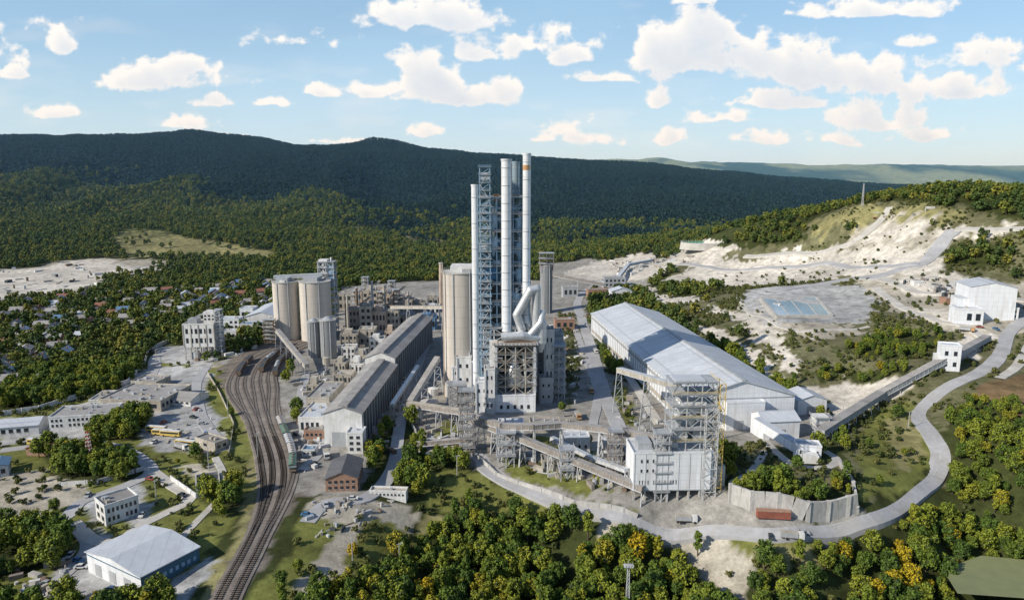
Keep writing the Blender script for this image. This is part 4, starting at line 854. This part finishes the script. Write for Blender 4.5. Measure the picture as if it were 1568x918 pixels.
at=N(nt,'ShaderNodeAttribute',attribute_name='Col'); av=N(nt,'ShaderNodeAttribute',attribute_name='Veg'); af=N(nt,'ShaderNodeAttribute',attribute_name='Far'); tc=N(nt,'ShaderNodeTexCoord'); o_=tc.outputs['Object']
n1=NZ(nt,o_,.018,4); n2=NZ(nt,o_,.16,5,.65); n3=NZ(nt,o_,1.1,3,.6)
f=MA(nt,'MULTIPLY',MA(nt,'MULTIPLY',MR(nt,n1,.3,.7,.72,1.2),MR(nt,n2,.3,.7,.6,1.32)),MR(nt,n3,.25,.75,.78,1.2))
vo=N(nt,'ShaderNodeTexVoronoi'); vo.inputs['Scale'].default_value=.085; Lk.new(o_,vo.inputs['Vector'])
fv=MR(nt,vo.outputs['Distance'],.0,.8,1.35,.45)
ff=MA(nt,'ADD',MA(nt,'MULTIPLY',MA(nt,'SUBTRACT',fv,1.),af.outputs['Fac']),1.); f=MA(nt,'MULTIPLY',f,ff)
vm=N(nt,'ShaderNodeVectorMath',operation='SCALE'); Lk.new(at.outputs['Color'],vm.inputs[0]); Lk.new(f,vm.inputs['Scale'])
th=MA(nt,'SUBTRACT',.74,MA(nt,'MULTIPLY',av.outputs['Fac'],.30)); ns=MA(nt,'ADD',MA(nt,'MULTIPLY',NZ(nt,o_,.22,6,.7),.7),MA(nt,'MULTIPLY',NZ(nt,o_,.04,3,.5),.3))
msk=MA(nt,'MULTIPLY',MA(nt,'SUBTRACT',ns,th),14.,True)
mx=N(nt,'ShaderNodeMix',data_type='RGBA'); Lk.new(msk,mx.inputs[0]); Lk.new(vm.outputs[0],mx.inputs[6]); mx.inputs[7].default_value=(.07,.082,.028,1)
Lk.new(mx.outputs[2],bs.inputs['Base Color']); bs.inputs['Roughness'].default_value=1; bs.inputs['Specular IOR Level'].default_value=.1
bp=N(nt,'ShaderNodeBump'); bp.inputs['Strength'].default_value=.5; bp.inputs['Distance'].default_value=.8; Lk.new(n2,bp.inputs['Height'])
bp2=N(nt,'ShaderNodeBump',invert=True); Lk.new(af.outputs['Fac'],bp2.inputs['Strength']); bp2.inputs['Distance'].default_value=7.; Lk.new(vo.outputs['Distance'],bp2.inputs['Height']); Lk.new(bp.outputs[0],bp2.inputs['Normal']); Lk.new(bp2.outputs[0],bs.inputs['Normal'])
me.materials.append(m); og=bpy.data.objects.new('ground',me); S.collection.objects.link(og)
b=MB(); pr=[G(1452,885),G(1500,868),G(1600,860),G(1700,960),G(1460,960),G(1448,918)]; zr=max(p.z for p in pr[:3])+.3
b.add([(p.x,p.y,zr) for p in pr],[tuple(range(6))[::-1]],wm); b.obj('river_water'); RIV=np.array([(p.x,p.y) for p in pr])
# ================================================================== VILLAGE
b=MB(); vx=[]
Pv=[(0,470),(120,455),(330,440),(410,430),(420,470),(300,470),(220,500),(150,510),(80,560),(0,600),(-150,600),(-150,470)]
A_=np.array([tuple(G(*q).xy) for q in Pv]); cnt=0
while cnt<165:
    x=random.uniform(A_[:,0].min(),A_[:,0].max()); y=random.uniform(A_[:,1].min(),A_[:,1].max())
    if not inpoly(np.array([x]),np.array([y]),A_)[0] or any((x-a)**2+(y-c)**2<230 for a,c in vx): cnt+=.02; continue
    vx.append((x,y)); z=h1(x,y); w=random.uniform(3.2,5.4); d=random.uniform(4.,7); hh=random.uniform(3,5); a=random.choice((.3,1.87))+random.uniform(-.15,.15)
    t=MB(); t.gable(-w,w,-d,d,-1.5,hh,hh+random.uniform(2,3.2),random.choice((white2,white2,dust,brick)),random.choice((roofr,roofg,roofbl,roofg,roofg,roofw,roofw,roofg)),'y',.5,.2); t.wins('f',-w+.5,w-.5,.8,hh,1,3,-d); t.wins('r',-d+.5,d-.5,.8,hh,1,4,w); t.box(w*.3,w*.5,-1,0,hh,hh+3.4,brick)
    R3=Matrix.Rotation(a,3,'Z'); o=len(b.v); b.v+=[tuple(R3@Vector(q)+Vector((x,y,z))) for q in t.v]; b.f+=[[o+i for i in f] for f in t.f]; b.m+=[b.mi(t.mats[k]) for k in t.m]; b.sm+=t.sm; cnt+=1
b.obj('village_houses')
# ================================================================== TREES
def leafmat(name,stops,dark=1.,isl=(.55,1.4)):
    m,nt,bs=nodes(name); L=nt.links; oi=N(nt,'ShaderNodeObjectInfo'); cr=N(nt,'ShaderNodeValToRGB'); e=cr.color_ramp.elements
    while len(e)<len(stops): e.new(.5)
    for k,(p_,c) in enumerate(stops): e[k].position=p_; e[k].color=(*c,1)
    L.new(oi.outputs['Random'],cr.inputs[0]); ge=N(nt,'ShaderNodeNewGeometry')
    f=MR(nt,ge.outputs['Random Per Island'],0,1,*isl)
    vm=N(nt,'ShaderNodeVectorMath',operation='SCALE'); L.new(cr.outputs[0],vm.inputs[0]); L.new(MA(nt,'MULTIPLY',f,dark),vm.inputs['Scale']); L.new(vm.outputs[0],bs.inputs['Base Color'])
    bs.inputs['Roughness'].default_value=.7; bs.inputs['Specular IOR Level'].default_value=.2
    return m
lf_near=leafmat('foliage',[(0,(.06,.105,.018)),(.3,(.10,.15,.020)),(.6,(.155,.19,.022)),(.9,(.21,.23,.024)),(1,(.27,.235,.02))])
lf_yel=leafmat('foliage_yellow',[(0,(.30,.24,.014)),(1,(.44,.30,.014))])
lf_mid=leafmat('foliage_mid',[(0,(.045,.078,.022)),(.4,(.08,.115,.024)),(.75,(.13,.155,.028)),(1,(.20,.19,.032))])
lf_far=leafmat('foliage_far',[(0,(.010,.028,.026)),(.5,(.013,.035,.031)),(1,(.020,.045,.033))],1.,(.7,1.3))  # darkened leaf colours for trees inside the painted cloud shadow
lf_shr=leafmat('foliage_shrub',[(0,(.055,.075,.022)),(.5,(.09,.105,.03)),(1,(.13,.13,.038))])
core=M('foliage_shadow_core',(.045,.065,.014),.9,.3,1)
def tree(name,seed,H,Rr,nl,nleaf,ls,leaf,coll,limbs=4,slim=1.,trunkm=None):
    r=random.Random(seed); b=MB(); tm=trunkm or bark
    b.cyl((0,0,-.8),(0,0,H*.55),H*.028,H*.012,7,tm)
    zc=H*.60; lumps=[]
    for i in range(nl):
        a=i*2.399+r.uniform(-.4,.4); t=(i+.5)/nl; zz=(t*2-1)*.85; rad=math.sqrt(max(.05,1-zz*zz))*r.uniform(.35,.72)
        c=Vector((math.cos(a)*rad*Rr,math.sin(a)*rad*Rr,zc+zz*H*.36)); lr=Rr*r.uniform(.32,.5)*(1.08-.3*t); lumps.append((c,lr))
        if i<limbs: b.cyl((0,0,H*(.25+.06*i)),tuple(c),H*.012,H*.004,5,tm)
    for c,lr in lumps:
        vs=[];fs=[]
        n_=6
        for i in range(4):
            ph=-math.pi/2+math.pi*i/3
            for j in range(n_):
                t=2*math.pi*j/n_; q=.70*lr*r.uniform(.8,1.15); vs.append(c+Vector((math.cos(ph)*math.cos(t),math.cos(ph)*math.sin(t),math.sin(ph)*.85))*q)
        for i in range(3):
            for j in range(n_): fs.append((i*n_+j,i*n_+(j+1)%n_,(i+1)*n_+(j+1)%n_,(i+1)*n_+j))
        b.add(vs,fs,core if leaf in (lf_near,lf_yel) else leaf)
        for k in range(nleaf):
            z=r.uniform(-.75,1); t=r.uniform(0,6.283); q=math.sqrt(1-z*z); nrm=Vector((q*math.cos(t),q*math.sin(t),z*.9)); pos=c+nrm*lr*r.uniform(.72,1.14)
            nn=(nrm+Vector((r.uniform(-.7,.7),r.uniform(-.7,.7),r.uniform(-.3,.8)))).normalized(); u=nn.cross(Vector((r.uniform(-1,1),r.uniform(-1,1),r.uniform(-1,1)))).normalized(); v=nn.cross(u); s1=ls*r.uniform(.6,1.3); s2=ls*r.uniform(.5,1.1)
            b.add([pos-u*s1-v*s2*.3,pos+v*s2*-.9,pos+u*s1,pos+v*s2+nn*ls*.25],[(0,1,2,3)],leaf)
    ob=bpy.data.objects.new(name,b.mesh(name))
    coll.objects.link(ob); return ob
def coll(n_): return bpy.data.collections.new(n_)
cN=coll('deciduous_tree_models'); cM=coll('mid_tree_models'); cF=coll('distant_tree_models'); cY=coll('yellow_tree_models'); cB=coll('bush_models')
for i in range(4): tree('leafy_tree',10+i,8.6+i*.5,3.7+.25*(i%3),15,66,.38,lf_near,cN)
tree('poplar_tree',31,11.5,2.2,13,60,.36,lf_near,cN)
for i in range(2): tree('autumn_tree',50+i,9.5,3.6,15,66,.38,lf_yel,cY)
for i in range(3): tree('woodland_tree',70+i,9,4.2,7,18,.85,lf_mid,cM,1)
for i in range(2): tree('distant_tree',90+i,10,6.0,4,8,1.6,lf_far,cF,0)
for i in range(2): tree('shrub',110+i,2.4,1.7,5,20,.32,lf_shr,cB,1)
def scatter(name,P,sc,cl_):
    P=np.asarray(P)
    if len(P)==0: return
    me=bpy.data.meshes.new(name); me.vertices.add(len(P)); me.vertices.foreach_set('co',P.ravel())
    a=me.attributes.new('scl','FLOAT','POINT'); a.data.foreach_set('value',sc); a=me.attributes.new('rotz','FLOAT','POINT'); a.data.foreach_set('value',rng.uniform(0,6.28,len(P)))
    ob=bpy.data.objects.new(name,me); S.collection.objects.link(ob)
    g=bpy.data.node_groups.new(name,'GeometryNodeTree'); g.interface.new_socket('Geometry',in_out='INPUT',socket_type='NodeSocketGeometry'); g.interface.new_socket('Geometry',in_out='OUTPUT',socket_type='NodeSocketGeometry')
    gi=g.nodes.new('NodeGroupInput'); go=g.nodes.new('NodeGroupOutput'); ip=g.nodes.new('GeometryNodeInstanceOnPoints'); ci=g.nodes.new('GeometryNodeCollectionInfo')
    ci.inputs['Collection'].default_value=cl_; ci.inputs['Separate Children'].default_value=True; ci.inputs['Reset Children'].default_value=True
    na=g.nodes.new('GeometryNodeInputNamedAttribute'); na.data_type='FLOAT'; na.inputs['Name'].default_value='scl'; nb=g.nodes.new('GeometryNodeInputNamedAttribute'); nb.data_type='FLOAT'; nb.inputs['Name'].default_value='rotz'
    cx=g.nodes.new('ShaderNodeCombineXYZ'); l=g.links.new
    l(gi.outputs[0],ip.inputs['Points']); l(ci.outputs[0],ip.inputs['Instance']); ip.inputs['Pick Instance'].default_value=True; l(nb.outputs['Attribute'],cx.inputs['Z']); l(cx.outputs[0],ip.inputs['Rotation']); l(na.outputs['Attribute'],ip.inputs['Scale']); l(ip.outputs[0],go.inputs[0])
    md=ob.modifiers.new('scatter','NODES'); md.node_group=g
def jgrid(x0,x1,y0,y1,s_):
    X_,Y_=np.meshgrid(np.arange(x0,x1,s_),np.arange(y0,y1,s_)); X_=X_.ravel()+rng.uniform(-.45,.45,X_.size)*s_; Y_=Y_.ravel()+rng.uniform(-.45,.45,Y_.size)*s_; return X_,Y_
def free(x,y,pad=2.2):
    ok=np.ones(x.shape,bool)
    for cx_,cy_,r,x0,x1,y0,y1 in EX:
        lx=(x-cx_)*math.cos(r)+(y-cy_)*math.sin(r); ly=-(x-cx_)*math.sin(r)+(y-cy_)*math.cos(r); ok&=~((lx>x0-pad)&(lx<x1+pad)&(ly>y0-pad)&(ly<y1+pad))
    for P,w in ROADS:
        A_=np.array([tuple(p) for p in P[::2]]); m=(x>A_[:,0].min()-w-5)&(x<A_[:,0].max()+w+5)&(y>A_[:,1].min()-w-5)&(y<A_[:,1].max()+w+5); idx=np.nonzero(m&ok)[0]
        for i in range(0,len(idx),4000):
            j=idx[i:i+4000]; d=((x[j][:,None]-A_[None,:,0])**2+(y[j][:,None]-A_[None,:,1])**2).min(1); ok[j]&=d>(w+pad+.6)**2
    ok&=~inpoly(x,y,RIV)
    for a,c in vx: ok&=((x-a)**2+(y-c)**2)>48
    return ok
x,y=jgrid(-330,420,95,470,4.4); k=cover(x,y); u=rng.uniform(0,1,len(x))
pr=np.select([k==FOR,k==GRA,k==SCR,k==VIL,k==TAN],[.97,.035,.02,.5,.02],0.); dens=fbm(x/22,y/22,3,71); pr=np.where(k==GRA,pr*(dens>.52)*3.,pr); pr=np.where(k==SCR,pr*(dens>.5)*3,pr); pr=np.where(k==FOR,pr*(dens>.31),pr)
kp=(u<pr)&free(x,y); x,y,k=x[kp],y[kp],k[kp]; z=hf(x,y); sc=rng.uniform(.5,1.15,len(x))*np.where(k==FOR,1.,.55)*(.8+.4*fbm(x/30,y/30,2,77)); sc=np.where((z>11)&(x>60),sc*.6,sc)
yel=(rng.uniform(0,1,len(x))<.004)
pt=np.array(G(1390,885)); d2=(x-pt[0])**2+(y-pt[1])**2; yel|=(d2<50); yel|=(d2<1200)&(rng.uniform(0,1,len(x))<.10)
P=np.stack([x,y,z],1); scatter('forest_trees',P[~yel],sc[~yel],cN); scatter('autumn_trees',P[yel],sc[yel]*1.05,cY); print('near',len(P),time.time()-T0)
x,y=jgrid(-300,560,100,760,3.4); k=cover(x,y); dens=fbm(x/16,y/16,3,75); pr=np.select([k==SCR,k==GRA,k==TAN,k==LIM,k==DIR,k==VIL,k==FOR],[.44,.22,.22,.05,.09,.10,.10],0.)*(dens>.47)*1.8
kp=(rng.uniform(0,1,len(x))<pr)&free(x,y,.6); x,y=x[kp],y[kp]; scatter('bushes',np.stack([x,y,hf(x,y)],1),rng.uniform(.4,1.35,len(x)),cB); print('bush',len(x))
x,y=jgrid(-1150,1150,470,1500,8.4); mm=(np.abs(x)<y*.9+60); x,y=x[mm],y[mm]; k=cover(x,y); pr=np.select([k==FOR,k==VIL,k==SCR,k==TAN,k==GRA],[.97,.75,.04,.04,.12],0.)
kp=(rng.uniform(0,1,len(x))<pr)&(rng.uniform(0,1,len(x))>cloud_shade(x,y)); x,y=x[kp],y[kp]; kp=free(x,y,2.5); x,y=x[kp],y[kp]; scatter('valley_woodland_trees',np.stack([x,y,hf(x,y)],1),rng.uniform(.6,1.25,len(x)),cM); print('mid',len(x),time.time()-T0)
x,y=jgrid(-2300,2300,1150,3300,15.); mm=(np.abs(x)<y*.85); x,y=x[mm],y[mm]; dk=rng.uniform(0,1,len(x))<cloud_shade(x,y); m2=(~dk)&(y>1500); m1=dk
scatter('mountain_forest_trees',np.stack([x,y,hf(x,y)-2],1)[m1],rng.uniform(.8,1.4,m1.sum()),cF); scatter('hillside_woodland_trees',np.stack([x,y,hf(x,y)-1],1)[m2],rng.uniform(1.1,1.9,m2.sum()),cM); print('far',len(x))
x,y=jgrid(-700,-330,150,470,8.); k=cover(x,y); kp=(k==FOR)|((k==VIL)&(rng.uniform(0,1,len(x))<.6)); x,y=x[kp],y[kp]; scatter('valley_woodland_trees',np.stack([x,y,hf(x,y)],1),rng.uniform(.7,1.2,len(x)),cM)
x,y=jgrid(420,800,100,470,7.); k=cover(x,y); kp=(k==FOR); x,y=x[kp],y[kp]; scatter('valley_woodland_trees',np.stack([x,y,hf(x,y)],1),rng.uniform(.7,1.2,len(x)),cM)
ms=[o.data for o in cN.objects]
for px,py,sc_ in ((438,585,.9),(448,575,1.1),(442,572,.9),(455,632,1.0),(453,645,.9),(360,762,1.2),(325,770,1.1),(318,758,1.),(345,770,1.),(75,690,1.2),(60,700,1.),(90,700,.9),(1373,640,.8),(965,835,.9),(1068,850,.9),(205,660,1),(150,660,1.1),(175,664,1.),(300,700,.8)):
    p=G(px,py); ob=bpy.data.objects.new('deciduous_tree',random.choice(ms)); ob.location=p; ob.scale=(sc_,)*3; ob.rotation_euler=(0,0,random.uniform(0,6)); S.collection.objects.link(ob)
# ================================================================== SKY
SUN_AZ=math.atan2(-.82,-.46); SUN_EL=math.radians(32)
w=bpy.data.worlds.new('World'); S.world=w; w.use_nodes=True; nt=w.node_tree; bg=nt.nodes['Background']; L=nt.links
sky=N(nt,'ShaderNodeTexSky',sky_type='NISHITA'); sky.sun_disc=False; sky.sun_elevation=SUN_EL; sky.sun_rotation=SUN_AZ%(2*math.pi); sky.air_density=1.; sky.dust_density=.3; sky.ozone_density=2.5; sky.altitude=100
L.new(sky.outputs[0],bg.inputs['Color']); bg.inputs['Strength'].default_value=.13
# cloud layer: a far backdrop sheet with a cumulus density field, transparent between clouds
NU,NV=1700,480
U=np.linspace(-1.25,1.25,NU); V=np.linspace(-.04,.46,NV); UU,VV=np.meshgrid(U,V)
clouds=[(670,18,115,30,1),(600,14,50,22,.9),(240,110,100,32,1.1),(275,96,50,26,1.1),(190,118,50,18,.9),(95,60,30,22,.9),(75,168,48,14,.9),(15,108,24,12,.8),(480,140,34,12,.95),(655,112,56,50,1.25),(700,136,112,26,1.1),(765,130,50,24,1),(575,130,40,18,1),(725,72,34,18,.8),(872,76,28,22,1),
(1030,72,72,46,1.2),(1075,45,50,46,1.2),(1140,78,110,46,1.15),(1230,95,88,38,1.1),(1300,110,88,32,1.05),(1355,108,34,40,1),(1340,8,130,16,.95),(1190,152,80,17,1.05),(1450,128,80,26,1.05),(1345,174,72,28,1.05),(885,199,62,18,1),(825,206,40,8,.7),(1018,205,28,13,.95),(1010,146,18,16,.85),(640,198,36,15,.85),(290,188,36,14,.85),(1480,86,62,20,.75),(1530,73,52,18,.85),(930,117,50,10,.85),(1100,177,52,14,.9),(1180,209,62,12,.95),(1425,203,62,15,.95),(330,155,30,11,.7),(1290,215,40,8,.7),(800,55,100,24,.5),(420,158,40,8,.7),(430,60,60,10,.35),(-100,90,120,30,.8),(1700,100,120,40,.9),(40,40,60,12,.45),(1080,-5,50,12,.8),(350,215,60,7,.6),(540,210,50,6,.6),(1400,60,40,12,.5)]
w1=(fbm(UU*16,VV*16,3,101)-.5)*.030; w2=(fbm(UU*16,VV*16,3,111)-.5)*.018
A1=UU+w1; B1=VV+w2; mk=np.full(UU.shape,-.8)
for px,py,a,c,k in clouds:
    cu,cv2=bear(px,py); ex_=(A1-cu)*F/a/1.05; ey=(B1-(cv2-c*.45/F))*F/c/1.3; ey=np.where(ey<0,ey*-2.6,ey); mk=np.maximum(mk,(1-np.sqrt(ex_**2+ey**2))*k)
bil=0;am=.5;fq=30.
for o in range(6):
    bil=bil+am*(1-np.abs(vn(UU*fq+o*7+UU*VV*3,VV*fq*1.15+o*3,130+o)*2-1)); am*=.60; fq*=2.0
n9=fbm(UU*34,VV*44,7,151)
dn=mk*1.15+(n9-.5)*1.55+(bil-.66)*.85-.10
den=np.clip(dn,0,1.2)
du=U[1]-U[0]; dvv=V[1]-V[0]; acc_=np.zeros_like(den)
for s_ in range(1,17):
    sx_=int(round(-.0016*s_/du)); sy_=int(round(.0028*s_/dvv)); acc_+=np.roll(np.roll(den,-sy_,0),-sx_,1)*(1 if s_<8 else .6)
Tt=np.exp(-acc_*.24); core_=sst(.15,.9,den)
lit=np.clip(.16+.98*Tt+.24*(1-core_)+(bil-.66)*.35,0,1)
al=sst(-.02,.46,dn)
wisp=sst(.50,.80,fbm(UU*9+2,VV*34,6,191))*.38*sst(.02,.08,VV)
hv=sst(0,.28,VV)
shc=np.stack([.66+.06*(1-hv),.75+.02*(1-hv),.86-.02*(1-hv)],-1); ltc=np.stack([1.04+0*hv,1.01-.03*(1-hv),.97-.05*(1-hv)],-1)
cc=shc*(1-lit[...,None])+ltc*lit[...,None]
edge=(1-sst(1.0,1.25,np.abs(UU)))*(1-sst(.36,.46,VV)); ve=np.clip(.58+.28*(1-sst(0,.22,VV))+.16*(sst(.45,.7,fbm(UU*3,VV*9,5,171))-.4),0,.9)
vt=sst(-.02,.27,VV); vc=np.stack([.68-.26*vt,.85-.17*vt,.97-.05*vt],-1); vc=vc*(1-wisp[...,None])+np.array((.9,.93,.96))*wisp[...,None]
ao=1-(1-al)*(1-ve); cf=(cc*al[...,None]+vc*(ve*(1-al))[...,None])/np.maximum(ao,1e-3)[...,None]; ao=ao*edge
RD=17000.; dl=np.sqrt(UU**2+1+VV**2); co_=np.stack([UU/dl*RD,RD/dl,CAM_H+VV/dl*RD],-1).reshape(-1,3)
sm=bpy.data.meshes.new('sky'); ii=np.arange(NU*NV).reshape(NV,NU); quads=np.stack([ii[:-1,:-1],ii[:-1,1:],ii[1:,1:],ii[1:,:-1]],-1).reshape(-1,4)
sm.vertices.add(NU*NV); sm.vertices.foreach_set('co',co_.ravel()); sm.loops.add(quads.size); sm.loops.foreach_set('vertex_index',quads.ravel()); sm.polygons.add(len(quads)); sm.polygons.foreach_set('loop_start',np.arange(0,quads.size,4)); sm.polygons.foreach_set('use_smooth',np.ones(len(quads),bool)); sm.update(calc_edges=True)
ca=sm.color_attributes.new('Cloud','FLOAT_COLOR','POINT'); ca.data.foreach_set('color',np.concatenate([cf,ao[...,None]],-1).ravel())
m=bpy.data.materials.new('cloud_layer'); m.use_nodes=True; nt=m.node_tree; nt.nodes.remove(nt.nodes['Principled BSDF']); L=nt.links
at=N(nt,'ShaderNodeAttribute',attribute_name='Cloud'); em=N(nt,'ShaderNodeEmission'); tp=N(nt,'ShaderNodeBsdfTransparent'); ms_=N(nt,'ShaderNodeMixShader')
L.new(at.outputs['Color'],em.inputs['Color']); L.new(at.outputs['Alpha'],ms_.inputs[0]); L.new(tp.outputs[0],ms_.inputs[1]); L.new(em.outputs[0],ms_.inputs[2]); L.new(ms_.outputs[0],nt.nodes['Material Output'].inputs['Surface'])
try: m.cycles.emission_sampling='NONE'
except Exception: pass
sm.materials.append(m); so_=bpy.data.objects.new('sky',sm); S.collection.objects.link(so_)
# real aerial haze: a very thin scattering air layer filling the valley and hills beyond the works
m=bpy.data.materials.new('thin_haze'); m.use_nodes=True; nt=m.node_tree; nt.nodes.remove(nt.nodes['Principled BSDF']); vs_=N(nt,'ShaderNodeVolumeScatter'); vs_.inputs['Color'].default_value=(.32,.64,1,1); vs_.inputs['Density'].default_value=4.8e-5; vs_.inputs['Anisotropy'].default_value=0.
nt.links.new(vs_.outputs[0],nt.nodes['Material Output'].inputs['Volume'])
b=MB(); b.box(-13000,13000,760,16500,-150,480,m); b.obj('atmospheric_haze')
sl=bpy.data.lights.new('sun','SUN'); sl.energy=5.0; sl.angle=math.radians(.5); sl.color=(1,.92,.79); so=bpy.data.objects.new('sun',sl); S.collection.objects.link(so)
dv=Vector((math.sin(SUN_AZ)*math.cos(SUN_EL),math.cos(SUN_AZ)*math.cos(SUN_EL),math.sin(SUN_EL))); so.rotation_euler=dv.to_track_quat('Z','Y').to_euler(); so.location=(0,0,300)
cd=bpy.data.cameras.new('camera'); cd.sensor_width=36; cd.lens=36*F/1568; cd.clip_start=1; cd.clip_end=40000; co=bpy.data.objects.new('camera',cd); co.location=(0,0,CAM_H); co.rotation_euler=(math.pi/2-PITCH,0,0); S.collection.objects.link(co); S.camera=co
S.view_settings.view_transform='Standard'; S.view_settings.look='None'; S.view_settings.exposure=0
print('done',time.time()-T0)
